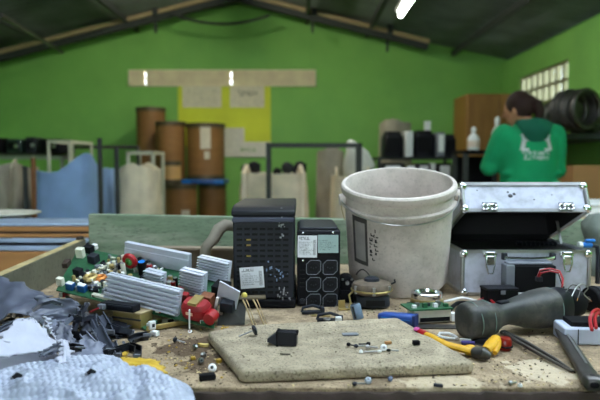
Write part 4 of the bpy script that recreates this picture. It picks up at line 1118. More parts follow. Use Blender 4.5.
obj('winding', MB().rings([(p.x, p.y, .010, .028, .0195), (p.x, p.y, .022, .028, .0195)], 20, p=3), M_['red'], q)
obj('mark', MB().box((p.x - .004, p.y - .0195, .016), (.014, .002, .006)), pm('pale_mark', (220, 190, 160), .6), q)
obj('core', MB().box((p.x, p.y, .034), (.018, .03, .006)), M_['brass'], q)
blk('transformer', 222, 296, (.03, .03, .028), M_['blackm']); blk('coil', 228, 310, (.026, .02, .02), M_['dark'], 8); blk('coil', 208, 308, (.024, .02, .03), pm('copper_brown', (120, 70, 46), .5, var=.3, scale=200)); blk('relay', 186, 304, (.012, .012, .024), M_['dred'])
p = onb(210, 326); obj('capacitor', MB().cyl((p.x, p.y - .004, .016), (p.x, p.y + .016, .016), .0115, n=20), M_['red'], t)
p = onb(193, 326); obj('cable_tie', MB().tube([(p.x, p.y - .012, .002), (p.x + .001, p.y - .012, .020), (p.x + .002, p.y - .010, .042)], .0022, 6, flat=.6), M_['white'], t)
p0 = onb(223, 307); m_ = MB().box((0, 0, .024), (.046, .003, .052)); Mx = tr(p0.x + .004, p0.y + .004, 0) @ rot('Z', -6) @ rot('Y', 14)
for i, vv in enumerate(m_.v): m_.v[i] = Mx @ Vector(vv)
obj('cover_plate', m_, M_['alu'], t, bevel=.0008)
p = onb(219, 309); obj('clip', MB().tube([(p.x - .004, p.y - .006, .004), (p.x, p.y - .008, .02), (p.x + .002, p.y - .006, .030)], .003, 6), M_['white'], t)
for k in range(14):
    p = onb(rq.uniform(120, 225), 0); a_ = rq.uniform(.14, BL - .02)
    m_ = MB().box((a_, rq.uniform(.003, .012), .003), (rq.uniform(.004, .01), .005, .006)); obj('chip', m_, rq.choice((M_['white'], M_['pcb'], M_['red'], mwc)), t)

# ------------------------------------------------------------------ things round the board
def brick_between(name, label, cat, u0, v0, u1, v1, h, depth, height, mat, group=None, parts=None, bevel=.001):
    A, B = on(u0, v0, h), on(u1, v1, h); Mx = frame(A, B - A, (0, 1, 0)); l = (B - A).length
    t = thing(name, label, cat, M=Mx, group=group)
    obj('body', MB().box((l / 2, depth / 2, height / 2), (l, depth, height)), mat, t, bevel=bevel)
    return t, l
t, l = brick_between('brass_box', 'pale brass box lying below the front heat sink', 'metal box', 113, 325, 141, 329, .002, .035, .027, M_['brass'])
obj('lid', MB().box((l / 2, .0175, .028), (l + .002, .037, .003)), pm('tan_metal', (176, 156, 120), .45, .3), t, bevel=.0006)
obj('ridge', MB().box((l / 2, -.001, .016), (l, .003, .003)), M_['dsteel'], t)
t, l = brick_between('plastic_bracket', 'black ribbed plastic bracket resting above the brass box', 'bracket', 100, 309, 133, 313, .032, .022, .013, M_['black'])
obj('tab', MB().box((.008, -.004, .006), (.014, .010, .010)), M_['grey'], t, bevel=.001); obj('rib', MB().box((l * .6, -.001, .010), (l * .7, .003, .003)), M_['dark'], t)
t, l = brick_between('circuit_board', 'narrow green circuit board with gold edge in front of the large board', 'circuit board', 146, 331, 214, 319, .003, .05, .002, M_['pcb'])
obj('gold_edge', MB().box((l / 2, -.001, .004), (l, .004, .009)), M_['brass'], t, bevel=.0006)
for k in range(9): obj('chip', MB().box((.012 + k * l / 10, .012 + .012 * (k % 3), .006), (.010, .007, .008)), (M_['white'], M_['pcb'], M_['brass'], M_['blackm'])[k % 4], t, bevel=.0005)
obj('socket', MB().box((.010, -.004, .010), (.012, .008, .015)), M_['white'], t, bevel=.001); obj('socket_mark', MB().box((.011, -.0083, .010), (.005, .0006, .006)), M_['ink'], t)
t, l = brick_between('plug', 'small white plug lying below the narrow circuit board', 'plug', 150, 336, 156, 337, .001, .010, .009, M_['white']); obj('pin', MB().box((l / 2, -.003, .005), (.004, .006, .003)), M_['steel'], t)
# dark bracket card with bent golden wires
A = on(217, 325.5, .001)
t = thing('wire_bracket', 'dark bracket card with bent golden wires beside the red capacitor', 'bracket', A, math.radians(6))
obj('card', MB().add([(0, 0, 0), (.052, -.004, .001), (.056, .022, .044), (.008, .020, .048), (0, .003, -.000), (.052, -.001, .001), (.056, .025, .044), (.008, .023, .048)], [(3, 2, 1, 0), (4, 5, 6, 7), (0, 1, 5, 4), (1, 2, 6, 5), (2, 3, 7, 6), (3, 0, 4, 7)]), pm('dark_card', (44, 44, 40), .5, var=.4, scale=60), t, smooth=False)
fl = obj('flange', MB().box((.056, .024, .047), (.074, .022, .004)), pm('olive_brown_metal', (96, 86, 66), .5, .3), t, bevel=.001)
obj('yellow_knob', MB().ball((.052, .020, .052), .006, 12), pm('knob_cream', (206, 186, 90), .4), t)
for k in range(2):
    x = .052 + .020 * k
    obj('wire', MB().tube([(x - .004, .018, .046), (x + .002, -.004, .038), (x + .010, -.012, .018), (x + .017, -.016, .001)], .0016, 6), pm('gold_wire', (190, 168, 130), .35, .7), t)
    obj('wire', MB().tube([(x + .003, .018, .046), (x + .008, -.002, .038), (x + .015, -.010, .018), (x + .022, -.014, .001)], .0011, 6), pm('gold_wire', (190, 168, 130), .35, .7), t)
for x in (.008, .016): obj('bolt', MB().cyl((x, -.003 + x, .034 * (x / .016) + .004), (x, .004 + x, .034 * (x / .016) + .004), .003, n=8), M_['steel'], t)
# behind the heat sinks: batten and bent hose
p0, p1 = on(152, 256, .02), on(226, 262, .02)
t = thing('wooden_batten', 'dark brown batten lying behind the heat sinks against the back board', 'batten', M=frame(at(152, 262, 1.56), (1, -.06, 0), (0, 1, 0)))
zb_ = ZT - t.matrix_world.translation.z
obj('batten', MB().box((.11, .02, (zb_ + .034) / 2), (.25, .045, .034 - zb_)), pm('brown_batten', (104, 92, 76), .8, var=.3, scale=9), t, bevel=.002)
obj('cap_strip', MB().box((.12, .012, .037), (.23, .04, .006)), pm('pale_batten', (136, 122, 104), .8, var=.2, scale=9), t)
q = [at(203, 256, 1.46), at(206, 247, 1.46), at(213, 240, 1.47), at(219, 229, 1.48), at(225, 225, 1.49), at(234, 226, 1.52), at(243, 232, 1.55)]
q = [Vector((a.x, a.y, a.z)) for a in q]; q[0].z = ZT + .03
t = thing('bent_hose', 'grey brown bent hose arching behind the tall power unit', 'hose', q[0]); q = [a - t.location for a in q]
obj('hose', MB().tube(q, [.013, .014, .015, .016, .015, .014, .013], 12), pm('dusty_rubber', (132, 124, 110), .7, var=.2), t)
obj('end_collar', MB().cyl(q[0] + Vector((0, 0, -.029)), q[0] + Vector((0, 0, .004)), .024), M_['dark'], t)

# ------------------------------------------------------------------ films, foam and strips at the left
def film(name, label, cat, corners, amp, seed, mat, freq=6, n=22, thick=.0012, curl=0.0, group=None):
    A, B, C_, D_ = corners                                    # front-left, front-right, back-right, back-left
    org = (A + B + C_ + D_) / 4; nn = (B - A).cross(D_ - A).normalized()
    if nn.z < 0: nn = -nn
    def fn(s, q):
        p = A * (1 - s) * (1 - q) + B * s * (1 - q) + C_ * s * q + D_ * (1 - s) * q
        v_ = Vector((s * 3 + seed * 7, q * 3, seed)); a_ = noise.noise(v_ * freq / 10); b_ = noise.noise(v_ * freq / 4)
        ridge = (1 - abs(noise.noise(v_ * freq / 7)) * 2)
        ed = Vector((noise.noise(v_ * 2), noise.noise(v_ * 2 + Vector((5, 1, 2))), 0)) * .014 * (1 if s in (0, 1) or q in (0, 1) else 0)
        w_ = p + nn * (amp * (a_ + .35 * b_ + .5 * ridge * .6)) + ed
        w_ += nn * curl * ((2 * q - 1) ** 2 + (2 * s - 1) ** 2) * .5
        w_.z = max(w_.z, ZT + .0015)
        return w_ - org
    o = obj(name, MB().grid(fn, n, n), mat, thick=thick, angle=50); o.location = org
    return tag(o, label, cat, group)
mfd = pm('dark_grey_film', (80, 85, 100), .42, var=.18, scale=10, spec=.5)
mfg = pm('mid_grey_film', (114, 119, 136), .42, var=.12, scale=10)
mfl = pm('pale_foam', (172, 174, 188), .7, var=.05, scale=30, bump=.2)
mfk = pm('black_film', (44, 47, 56), .4, var=.2, scale=12)
G_ = 'plastic film scraps'
film('plastic_film', 'dark grey crumpled film against the side board at far left', 'film', [on(-16, 322, .02), on(34, 316, .03), on(52, 294, .055), on(2, 280, .07)], .016, 1, mfd, group=G_)
film('plastic_film', 'grey crumpled film folded below the white socket of the circuit board', 'film', [on(24, 328, .015), on(80, 318, .02), on(78, 302, .045), on(38, 297, .06)], .018, 2, mfd, group=G_)
film('plastic_film', 'small grey film with raised point on the heap', 'film', [on(40, 335, .02), on(58, 338, .018), on(60, 322, .035), on(46, 314, .055)], .010, 3, mfg, group=G_)
film('plastic_film', 'grey film scrap below the black block of the heap', 'film', [on(70, 357, .004), on(104, 360, .004), on(103, 344, .015), on(84, 340, .02)], .008, 4, mfg, group=G_)
film('plastic_film', 'narrow grey film standing behind the foam sheet', 'film', [on(54, 344, .012), on(76, 346, .012), on(72, 326, .03), on(58, 322, .04)], .008, 5, mfd, group=G_)
film('plastic_film', 'long black film scrap lying at far left', 'film', [on(-6, 337, .02), on(22, 330, .02), on(26, 320, .035), on(4, 322, .035)], .012, 6, mfk, group=G_)
film('plastic_film', 'black film scrap under the brass box', 'film', [on(104, 336, .006), on(132, 336, .004), on(126, 322, .008), on(100, 318, .014)], .008, 7, mfk, group=G_)
film('plastic_film', 'dark film scrap in the middle of the strip heap', 'film', [on(80, 338, .006), on(100, 340, .004), on(96, 316, .02), on(82, 312, .03)], .008, 8, mfk, group=G_)
film('foam_sheet', 'pale grey foam sheet with folded tip leaning on the heap', 'foam sheet', [on(-16, 378, .006), on(48, 370, .004), on(62, 347, .030), on(-12, 338, .055)], .004, 9, mfl, freq=5, thick=.003)
film('foam_sheet', 'tall pointed piece of pale grey foam at the left edge', 'foam sheet', [on(-14, 358, .036), on(61, 351, .030), on(34, 318, .066), on(16, 320, .066)], .003, 10, mfl, freq=5, thick=.003)
film('foam_sheet', 'small white foam scrap with sharp point beside the tall foam', 'foam sheet', [on(41, 336, .03), on(58, 342, .025), on(50, 330, .042), on(46, 316, .055)], .003, 11, mfl, freq=8, thick=.0025)
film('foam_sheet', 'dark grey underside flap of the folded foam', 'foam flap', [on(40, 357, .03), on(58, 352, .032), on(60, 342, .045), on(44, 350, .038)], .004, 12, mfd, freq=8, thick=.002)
film('foam_sheet', 'curved pale foam scrap between the dark flap and the bubble wrap', 'foam sheet', [on(58, 366, .022), on(72, 364, .018), on(68, 344, .03), on(60, 340, .036)], .004, 13, mfl, freq=8, thick=.0025)
def strip(label, pts, w, h, mat, roll=0.0, lip=True):
    P_ = [on(*q) for q in pts]; org = P_[0].copy(); P_ = [q - org for q in P_]
    t = thing('plastic_strip', label, 'plastic strip', org, group='dark plastic strips')
    sm = []                                                    # resample
    for i in range(len(P_) - 1):
        for k in range(4): sm.append(P_[i].lerp(P_[i + 1], k / 4))
    sm.append(P_[-1]); n = len(sm); prof = [(-w / 2, 0), (w / 2, 0), (w / 2, h), (w / 2 - .0015, h), (w / 2 - .0015, .0015), (-w / 2 + .0015, .0015), (-w / 2 + .0015, h), (-w / 2, h)]
    vs = []; fs = []
    for i, q in enumerate(sm):
        d_ = (sm[min(i + 1, n - 1)] - sm[max(i - 1, 0)]).normalized(); sx = d_.cross(Vector((0, 0, 1))).normalized(); uz = sx.cross(d_)
        ca, sa = math.cos(roll), math.sin(roll)
        for a_, b_ in prof: vs.append(q + sx * (a_ * ca - b_ * sa) + uz * (a_ * sa + b_ * ca))
    k = len(prof)
    for i in range(n - 1):
        for j in range(k): fs.append((i * k + j, i * k + (j + 1) % k, (i + 1) * k + (j + 1) % k, (i + 1) * k + j))
    fs.append(tuple(range(k - 1, -1, -1))); fs.append(tuple((n - 1) * k + j for j in range(k)))
    obj('channel', MB().add(vs, fs), mat, t, angle=35)
    if lip:
        i = n - 1; obj('end_clip', MB().box(tuple(sm[-1] + Vector((0, 0, h / 2))), (w * .9, .004, h * .8)), M_['grey'], t)
mk1 = pm('strip_charcoal', (34, 37, 46), .36, var=.2, scale=40); mk2 = pm('strip_grey', (74, 79, 92), .4, var=.15, scale=40)
strip('charcoal strip slanting up across the heap', [(73, 335, .012), (79, 321, .022), (87, 306, .035)], .011, .007, mk1, .6)
strip('short wide black strip lying flat below the slanting strip', [(66, 342, .006), (79, 342, .007), (92, 342, .007)], .016, .017, M_['black'], .2)
strip('grey strip standing between slanting strip and brass box', [(98, 328, .020), (103, 338, .016), (111, 354, .004)], .018, .010, mk2, -.5)
strip('charcoal strip below the brass box pointing right', [(108, 328, .014), (120, 333, .009), (131, 335, .004)], .014, .010, mk1, .3)
strip('dark wedge shaped strip nearest the narrow circuit board', [(130, 342, .002), (138, 339, .003), (147, 338, .002)], .014, .009, mk1, -.4)
strip('black hooked strip beside the yellow tape', [(106, 357, .003), (118, 353, .003), (130, 349, .003), (138, 352, .002), (137, 360, .002)], .012, .010, M_['black'], .1)
strip('narrow grey strip leaning left of the black bracket', [(91, 318, .024), (94, 326, .018), (98, 335, .01)], .010, .006, mk2, .5)
strip('grey strip tucked under the black bracket', [(101, 316, .025), (106, 324, .018), (111, 334, .010)], .013, .008, mk2, -.3)
strip('grey strip end beside the black hooked strip', [(111, 343, .008), (114, 350, .004), (117, 357, .002)], .012, .007, mk2, .4)
strip('thin charcoal strip at far left above the foam', [(4, 344, .034), (14, 334, .036), (24, 326, .04)], .009, .006, mk1, .4)
strip('thin grey strip at left edge below the crumpled film', [(-4, 334, .03), (8, 328, .036), (20, 322, .042)], .009, .006, mk2, -.4)
strip('curved charcoal strip over the crumpled film', [(34, 312, .045), (42, 306, .055), (52, 303, .058), (60, 306, .05)], .008, .005, mk1, .2)
strip('grey strip crossing the foot of the slanting strip', [(58, 332, .02), (66, 326, .024), (74, 318, .03)], .010, .007, mk2, .6)
strip('short bright grey strip end lying over the black wide strip', [(84, 336, .02), (92, 345, .012), (99, 352, .004)], .013, .008, pm('strip_pale', (120, 125, 140), .4, var=.12, scale=40), -.3)
strip('charcoal strip crossing below the red and white plug', [(70, 318, .03), (82, 322, .026), (94, 319, .024)], .010, .008, mk1, .2)
strip('flat charcoal strip right of the dark flap of foam', [(62, 352, .012), (72, 350, .012), (82, 352, .008)], .013, .009, mk1, -.2)
def scrapheap():
    m_ = MB(); rq_ = random.Random(12)
    for k in range(150):
        u_, v_ = rq_.uniform(-12, 128), rq_.uniform(305, 352)
        if v_ < 300 + .05 * u_ or (u_ > 100 and v_ < 322): continue
        p = on(u_, v_, 0); h_ = max(.002, .034 * (1 - max(0, u_ - 40) / 100)); p.z = ZT + rq_.uniform(.001, h_ * .6)
        Mx = tr(*p) @ Matrix.Rotation(rq_.uniform(0, PI), 4, 'Z') @ Matrix.Rotation(rq_.uniform(-.5, .5), 4, 'X')
        l_, w_, c_ = rq_.uniform(.01, .035), rq_.uniform(.004, .010), rq_.uniform(0, .005)
        m_.add([(-l_ / 2, -w_ / 2, 0), (0, -w_ / 2, c_), (l_ / 2, -w_ / 2, 0), (l_ / 2, w_ / 2, .0), (0, w_ / 2, c_), (-l_ / 2, w_ / 2, 0)], [(0, 1, 4, 5), (1, 2, 3, 4)], Mx)
    return m_
o = obj('plastic_shreds', scrapheap(), mfk, thick=.0012, smooth=False, recalc=False); tag(o, 'small black plastic shreds added to fill dark gaps in the heap at left', 'shreds', kind='stuff')  # black filler put in for the dark gaps under the heap
# wires with a red and white plug under the circuit board
p = on(66, 296, .035)
t = thing('wire_lead', 'dark wire with red and white plug below the circuit board corner', 'wire', p)
w_ = [on(66, 296, .035), on(72, 300, .04), on(80, 306, .034), on(88, 314, .022), on(94, 318, .012)]
obj('cable', MB().tube([q - p for q in w_], .003, 6), M_['blackm'], t); obj('plug', MB().box((0, 0, .003), (.012, .010, .010)), M_['red'], t, bevel=.001); obj('plug_tip', MB().box((-.009, 0, .003), (.008, .008, .008)), M_['white'], t)
w_ = [on(90, 312, .03), on(97, 309, .036), on(104, 306, .034)]; obj('wire', MB().tube([q - p for q in w_], .002, 6), M_['dred'], t)
# bubble wrap: swelling sheet that rolls over the front edge of the bench
def bubble():
    NX, NY = 250, 150; pit = .0088
    def fn(s, q):
        yb = .880; yf_ = .70
        y_ = yb + (yf_ - yb) * q; xr = -.255 + (.255 - .098) * min(1, q / .95); xr -= .012 * math.sin(q * 9)
        x_ = -.56 + (xr + .56) * s
        y_ += .006 * math.sin(s * 11) * (1 - q) - .085 * min(1, (1 - s) * 1.6) * (1 - q)
        edge = min(1, (1 - s) / .16); edge = edge * (2 - edge); bk_ = min(1, q / .18); bk_ = bk_ * (2 - bk_)
        lf = .45 + .55 * min(1, s * 1.3); hgt = .003 + .016 * lf * edge * (.35 + .65 * bk_)
        v_ = Vector((x_ * 9, y_ * 14, 4)); hgt += .009 * lf * noise.noise(v_) * edge + .011 * lf * (1 - abs(noise.noise(v_ * 2.2)) * 2) * edge
        crease = abs(x_ + .235 + .35 * (y_ - .80)); hgt -= .010 * max(0, 1 - crease / .018)
        if y_ < .775: hgt -= (.775 - y_) ** 2 * 9
        gx = x_ / pit; row = round(y_ / (pit * .87)); gx += .5 * (row % 2)
        dx, dy = (gx - round(gx)) * pit, y_ - row * pit * .87; r_ = math.hypot(dx, dy) / (pit * .46)
        b_ = .0021 * math.sqrt(max(0, 1 - r_ * r_))
        return (x_, y_, ZT + max(.0015, hgt) + b_) if y_ > BYF - .0 else (x_, y_, ZT + hgt + b_)
    return MB().grid(fn, NX, NY)
mbw = bpy.data.materials.new('bubble_wrap'); mbw.use_nodes = True
p_ = mbw.node_tree.nodes['Principled BSDF']; p_.inputs['Base Color'].default_value = lin((206, 216, 230)) + (1,); p_.inputs['Roughness'].default_value = .32; p_.inputs['Transmission Weight'].default_value = .15; p_.inputs['Specular IOR Level'].default_value = .55
nz_ = mbw.node_tree.nodes.new('ShaderNodeTexNoise'); nz_.inputs['Scale'].default_value = 60
rp_ = mbw.node_tree.nodes.new('ShaderNodeValToRGB'); rp_.color_ramp.elements[0].color = lin((126, 135, 156)) + (1,); rp_.color_ramp.elements[1].color = lin((188, 195, 211)) + (1,)
tc_ = mbw.node_tree.nodes.new('ShaderNodeTexCoord'); mbw.node_tree.links.new(tc_.outputs['Object'], nz_.inputs['Vector']); mbw.node_tree.links.new(nz_.outputs['Fac'], rp_.inputs['Fac']); mbw.node_tree.links.new(rp_.outputs['Color'], p_.inputs['Base Color'])
o = obj('bubble_wrap', bubble(), mbw, angle=80); tag(o, 'pale blue bubble wrap sheet rolling over the front left bench edge', 'bubble wrap')
for u, v, sc_, lb in ((17, 377, 1.0, 'small black chip lying on the left of the bubble wrap'), (91, 373, .9, 'small black chip in the crease of the bubble wrap')):
    p = on(u, v, .026)
    t = thing('plastic_chip', lb, 'chip', p, .6); obj('body', MB().tube([(-.005, 0, 0), (.0, 0, .003), (.006, 0, .0)], [.003 * sc_, .004 * sc_, .002 * sc_], 8), M_['black'], t); obj('tip', MB().ball((-.006, 0, 0), .0025, 8), M_['grey'], t)
film('yellow_tape', 'crumpled strip of yellow tape beside the bubble wrap', 'tape', [on(124, 368, .004), on(168, 374, .002), on(156, 360, .007), on(120, 357, .009)], .004, 15, pm('yellow_tape', (186, 152, 48), .5, var=.15, scale=60), n=16)
film('yellow_tape', 'small yellow tape scrap inside the black hooked strip', 'tape', [on(116, 354, .002), on(126, 356, .002), on(126, 350, .004), on(118, 348, .004)], .002, 16, pm('yellow_tape', (186, 152, 48), .5), n=10)
# ------------------------------------------------------------------ middle: round transformer, capacitor, clips
p = on(371, 312, 0); p = on(371.5, 306, 0)
t = thing('electric_motor', 'dusty brown round motor standing before the bucket', 'motor', (p.x, p.y, ZT + .001))
mdb = pm('dusty_brown', (96, 84, 70), .7, var=.3, scale=60)
s_ = .045
obj('base', MB().rings([(0, 0, 0, .034, .03), (0, 0, .004, .038, .034), (0, 0, .022, .038, .034), (0, 0, .026, .034, .032)], 26, p=3.2), M_['dark'], t)
obj('base_opening', MB().box((.004, -.034, .013), (.040, .002, .012)), pm('slot_black', (6, 6, 8), .9), t)
obj('body', MB().lathe([(0, .026), (.030, .026), (.041, .030), (.043, .036), (.043, .044), (.040, .050), (.028, .054), (0, .055)], n=36), mdb, t)
obj('band', MB().torus((0, 0, .036), .0432, .0022, 36, 6), M_['brass'], t)
obj('hub', MB().lathe([(0, .064), (.008, .064), (.016, .060), (.017, .054)], n=20), M_['dark'], t)
for a_ in (-150, -90, -35): 
    A = math.radians(a_); obj('lug', MB().cyl((.041 * math.cos(A), .041 * math.sin(A), .030), (.041 * math.cos(A), .041 * math.sin(A), .047), .004, n=10), M_['steel'], t)
obj('lead', MB().tube([(-.040, -.008, .034), (-.050, -.016, .026), (-.047, -.024, .010), (-.052, -.03, .003)], .0022, 6), M_['brass'], t)
obj('lead', MB().tube([(.04, .0, .046), (.050, -.004, .052), (.048, -.006, .058)], .002, 6), M_['dark'], t)
p = on(347, 303, 0)
t = thing('scrap_motor', 'dark greasy motor between the small power unit and the bucket', 'motor', (p.x, p.y, ZT + .001))
obj('body', MB().cyl((0, .0, .04), (0, .05, .04), .018, n=20), M_['blackm'], t, bevel=.002); obj('gearbox', MB().box((0, .02, .014), (.036, .05, .028)), M_['blackm'], t, bevel=.002)
obj('shaft', MB().cyl((0, -.012, .045), (0, 0, .045), .004, n=10), M_['steel'], t)
for dx in (-.010, .010): obj('screw', MB().ball((dx, -.003, .052), .0028, 8), M_['steel'], t)
p = on(344, 310, 0); t = thing('brass_bracket', 'small tan bracket in front of the dark greasy motor', 'bracket', (p.x, p.y, ZT + .001), .15)
obj('foot', MB().box((0, 0, .0015), (.024, .014, .003)), M_['brass'], t); obj('upright', MB().box((-.004, .006, .010), (.014, .003, .017)), M_['brass'], t); obj('screw', MB().ball((.006, -.002, .004), .003, 8), M_['steel'], t)
p = on(359, 321, 0)
t = thing('capacitor', 'grey blue capacitor can standing tilted beside the round motor', 'capacitor', M=tr(p.x, p.y + .004, ZT + .002) @ rot('Y', -14) @ rot('X', -8))
obj('can', MB().lathe([(0, .001), (.0095, .001), (.0105, .003), (.0105, .028), (.009, .031), (0, .031)], n=20), pm('capacitor_blue_grey', (106, 124, 144), .35, .2), t); obj('end_disc', MB().lathe([(0, .032), (.008, .032), (.0085, .0305)], n=16), M_['dark'], t); obj('stripe', MB().box((-.006, -.0085, .016), (.004, .003, .024)), M_['dark'], t)
def clip(label, u, v, yaw, L_, mat, seed):
    p = on(u, v, 0); t = thing('plastic_clip', label, 'clip', (p.x, p.y, ZT + .001), yaw, group='clips before the small power unit')
    obj('bar', MB().box((0, 0, .003), (L_, .012, .006)), mat, t, bevel=.001)
    obj('arm', MB().tube([(-L_ / 2, 0, .003), (-L_ * .45, .002, .012), (0, .003, .016), (L_ * .4, .002, .010)], .003, 6), mat, t)
    obj('tooth', MB().box((L_ * .42, -.002, .007), (.008, .010, .012)), mat, t, bevel=.001); return t
clip('dark clip nearest the small power unit', 313, 314, .1, .046, M_['dark'], 1)
t = clip('flat dark clip with metal eye in front of the small power unit', 330, 322, -.05, .05, M_['dark'], 2)
obj('eye', MB().torus((-.006, -.005, .0065), .006, .0015, 14, 6), M_['steel'], t)
p = on(321, 316, 0); o = obj('metal_shim', MB().prism([(-.02, -.006), (.018, -.008), (.022, .004), (-.012, .008)], 0, .0015), M_['brass'], bevel=.0003); o.location = (p.x, p.y, ZT + .001); tag(o, 'tan metal shim lying under the dark clips', 'shim')
p = on(338.5, 324, 0)
t = thing('bottle_cap', 'small white and blue plug standing before the dark clips', 'plug', (p.x, p.y, ZT + .001)); obj('body', MB().box((0, 0, .009), (.012, .010, .008)), M_['white'], t, bevel=.001); obj('foot', MB().box((0, 0, .0025), (.013, .011, .005)), M_['lblue'], t, bevel=.001)
# ------------------------------------------------------------------ blue handle, open connector box, metal ring
A, B = on(378, 322, 0), on(414, 327, 0)
t = thing('blue_grip', 'dark blue plastic handle lying in front of the bucket', 'handle', (A.x, A.y, ZT + .001), math.atan2(B.y - A.y, B.x - A.x)); l = (B - A).length
obj('grip', MB().rings([(0, 0, 0, .001, .004), (0, 0, .003, .006, .008), (0, 0, l * .2, .009, .012), (0, 0, l * .8, .0115, .013), (0, 0, l, .0115, .013)], 16, p=3, M=tr(0, 0, .0115) @ rot('Y', 90)), M_['blue'], t)
obj('seam', MB().box((l * .55, -.0135, .013), (l * .8, .001, .0015)), M_['lblue'], t); obj('end_cap', MB().box((l + .002, 0, .0115), (.006, .024, .022)), pm('deep_blue', (26, 44, 96), .4), t, bevel=.001)
A, B = on(414, 325, 0), on(451, 323, 0)
t = thing('connector_box', 'cream metal connector box with green board top beside the blue handle', 'connector', (A.x, A.y, ZT + .001), math.atan2(B.y - A.y, B.x - A.x)); l = (B - A).length
obj('shell', MB().box((l / 2, .018, .012), (l, .036, .024)), pm('cream_metal', (196, 192, 176), .45, .2), t, bevel=.001)
obj('slot', MB().box((l * .56, -.0006, .006), (l * .8, .0014, .008)), M_['blackm'], t)
obj('board', MB().box((l * .45, .022, .026), (l * 1.15, .052, .003)), M_['pcb'], t)
for k in range(7): obj('pin_header', MB().box((.004 + k * l / 7, .010 + .012 * (k % 2), .030), (.008, .008, .006 + .003 * (k % 3))), (M_['white'], M_['steel'], M_['pcb'], M_['dark'])[k % 4], t)
obj('socket', MB().box((l + .006, .006, .008), (.010, .014, .016)), M_['white'], t, bevel=.001)
sb_ = on(448, 330, 0); o = obj('thin_plate', MB().box((0, 0, .001), (.11, .026, .002)), M_['dsteel']); o.location = (on(436, 328, 0).x, on(436, 328, 0).y + .004, ZT - .0 + .0003)
t.location.z = ZT + .0028; tag(o, 'thin dark plate under the cream connector box', 'plate')
p = on(427, 306, 0)
t = thing('metal_ring', 'silver and gold disc lying against the bucket foot', 'disc', (p.x, p.y + .004, ZT + .001))
obj('gold_base', MB().lathe([(0, 0), (.032, 0), (.035, .003), (.035, .015), (.031, .017), (0, .017)], n=36), M_['brass'], t)
obj('silver_rim', MB().lathe([(.028, .016), (.033, .017), (.034, .020), (.034, .028), (.032, .030), (.027, .030), (.026, .024), (0, .024)], n=36), M_['chrome'], t)
obj('centre', MB().cyl((0, 0, .024), (0, 0, .027), .010), M_['dsteel'], t)
obj('tab', MB().box((-.036, -.012, .004), (.016, .012, .008)), M_['dark'], t)
# ------------------------------------------------------------------ right: battery box, black box, wires
yb_ = 1.30; p = on(515, 299, 0); a, b = at(505, 290, yb_), at(555, 290, yb_)
t = thing('battery_box', 'black battery box with grey side leaning before the aluminium case', 'battery', ((a.x + b.x) / 2, yb_ - .004, ZT + .001)); W = b.x - a.x; hh = at(520, 266, yb_).z - ZT
obj('body', MB().box((.010, .016, hh / 2), (W - .020, .032, hh)), M_['blackm'], t, bevel=.002)
obj('side_panel', MB().box((-W / 2 + .010, .016, hh / 2 + .002), (.020, .034, hh)), M_['grey'], t, bevel=.002)
obj('top_plate', MB().box((0, .018, hh + .004), (W * .9, .026, .004)), M_['grey'], t, bevel=.001)
obj('terminal', MB().box((-.014, -.004, .014), (.030, .006, .006)), M_['white'], t); obj('terminal_tip', MB().box((.006, -.004, .014), (.010, .007, .008)), M_['steel'], t)
q0 = at(540, 277, 1.285)
for k, (dz, col) in enumerate(((0, 'red'), (.004, 'red'), (.002, 'white'), (-.002, 'blackm'))):
    P_ = [at(538, 279, 1.28), at(541, 273 - k, 1.275), at(550, 271 - k * .5, 1.27), at(560, 273, 1.26), at(563, 279 + k, 1.24), at(562 + k, 287, 1.22)]
    org = P_[0]
    if k == 0: t = thing('wire_bundle', 'red and white wires arching over the black battery box', 'wires', org); o0 = org
    obj('wire', MB().tube([q - o0 + Vector((0, k * .002, dz)) for q in P_], .0021, 6), M_[col], t)
obj('plug', MB().box((.002, 0, 0), (.014, .010, .010)), M_['dark'], t, bevel=.001)
A, B = on(487, 306, 0), on(512, 304, 0)
t = thing('plastic_case', 'flat black plastic box behind the power tool neck', 'box', (A.x, A.y, ZT + .001), .08)
obj('body', MB().box((.035, .02, .016), (.07, .04, .032)), M_['blackm'], t, bevel=.002); obj('lid', MB().box((.035, .02, .034), (.072, .042, .005)), M_['black'], t, bevel=.001); obj('catch', MB().box((.035, -.001, .028), (.010, .003, .008)), M_['grey'], t)
def wire(label, pts, r, mat, ends=None, name='wire_lead', cat='wire'):
    P_ = [on(*q) for q in pts]; t = thing(name, label, cat, P_[0]); o0 = P_[0]
    sm = []
    for i in range(len(P_) - 1):
        a, b, c, d = P_[max(i - 1, 0)], P_[i], P_[i + 1], P_[min(i + 2, len(P_) - 1)]
        for k in range(5):
            s = k / 5; sm.append(.5 * (2 * b + (c - a) * s + (2 * a - 5 * b + 4 * c - d) * s * s + (3 * b - 3 * c + d - a) * s ** 3) - o0)
    sm.append(P_[-1] - o0)
    obj('insulation', MB().tube(sm, r, 7), mat, t)
    obj('bare_end', MB().tube([sm[-1], sm[-1] + (sm[-1] - sm[-3]).normalized() * .008], r * .5, 6), M_['copper'], t); return t
wire('white wire lying between the metal disc and the case', [(444, 302, .008), (452, 300, .012), (462, 298, .010), (472, 300, .006), (482, 303, .004)], .0030, M_['white'])
wire('red wire lying before the aluminium case', [(472, 306, .004), (480, 300, .010), (488, 298, .012), (494, 303, .012), (502, 308, .010)], .0028, M_['red'])
wire('second red wire crossing under the white one', [(476, 304, .012), (484, 303, .014), (492, 305, .014), (500, 303, .012)], .0026, M_['red'])
wire('short white wire on top of the red ones', [(474, 308, .010), (482, 306, .018), (494, 306, .018), (504, 306, .014)], .0028, M_['white'])
wire('black cable lying behind the power tool end', [(448, 312, .003), (456, 304, .010), (466, 303, .012), (476, 308, .004)], .0045, M_['blackm'])
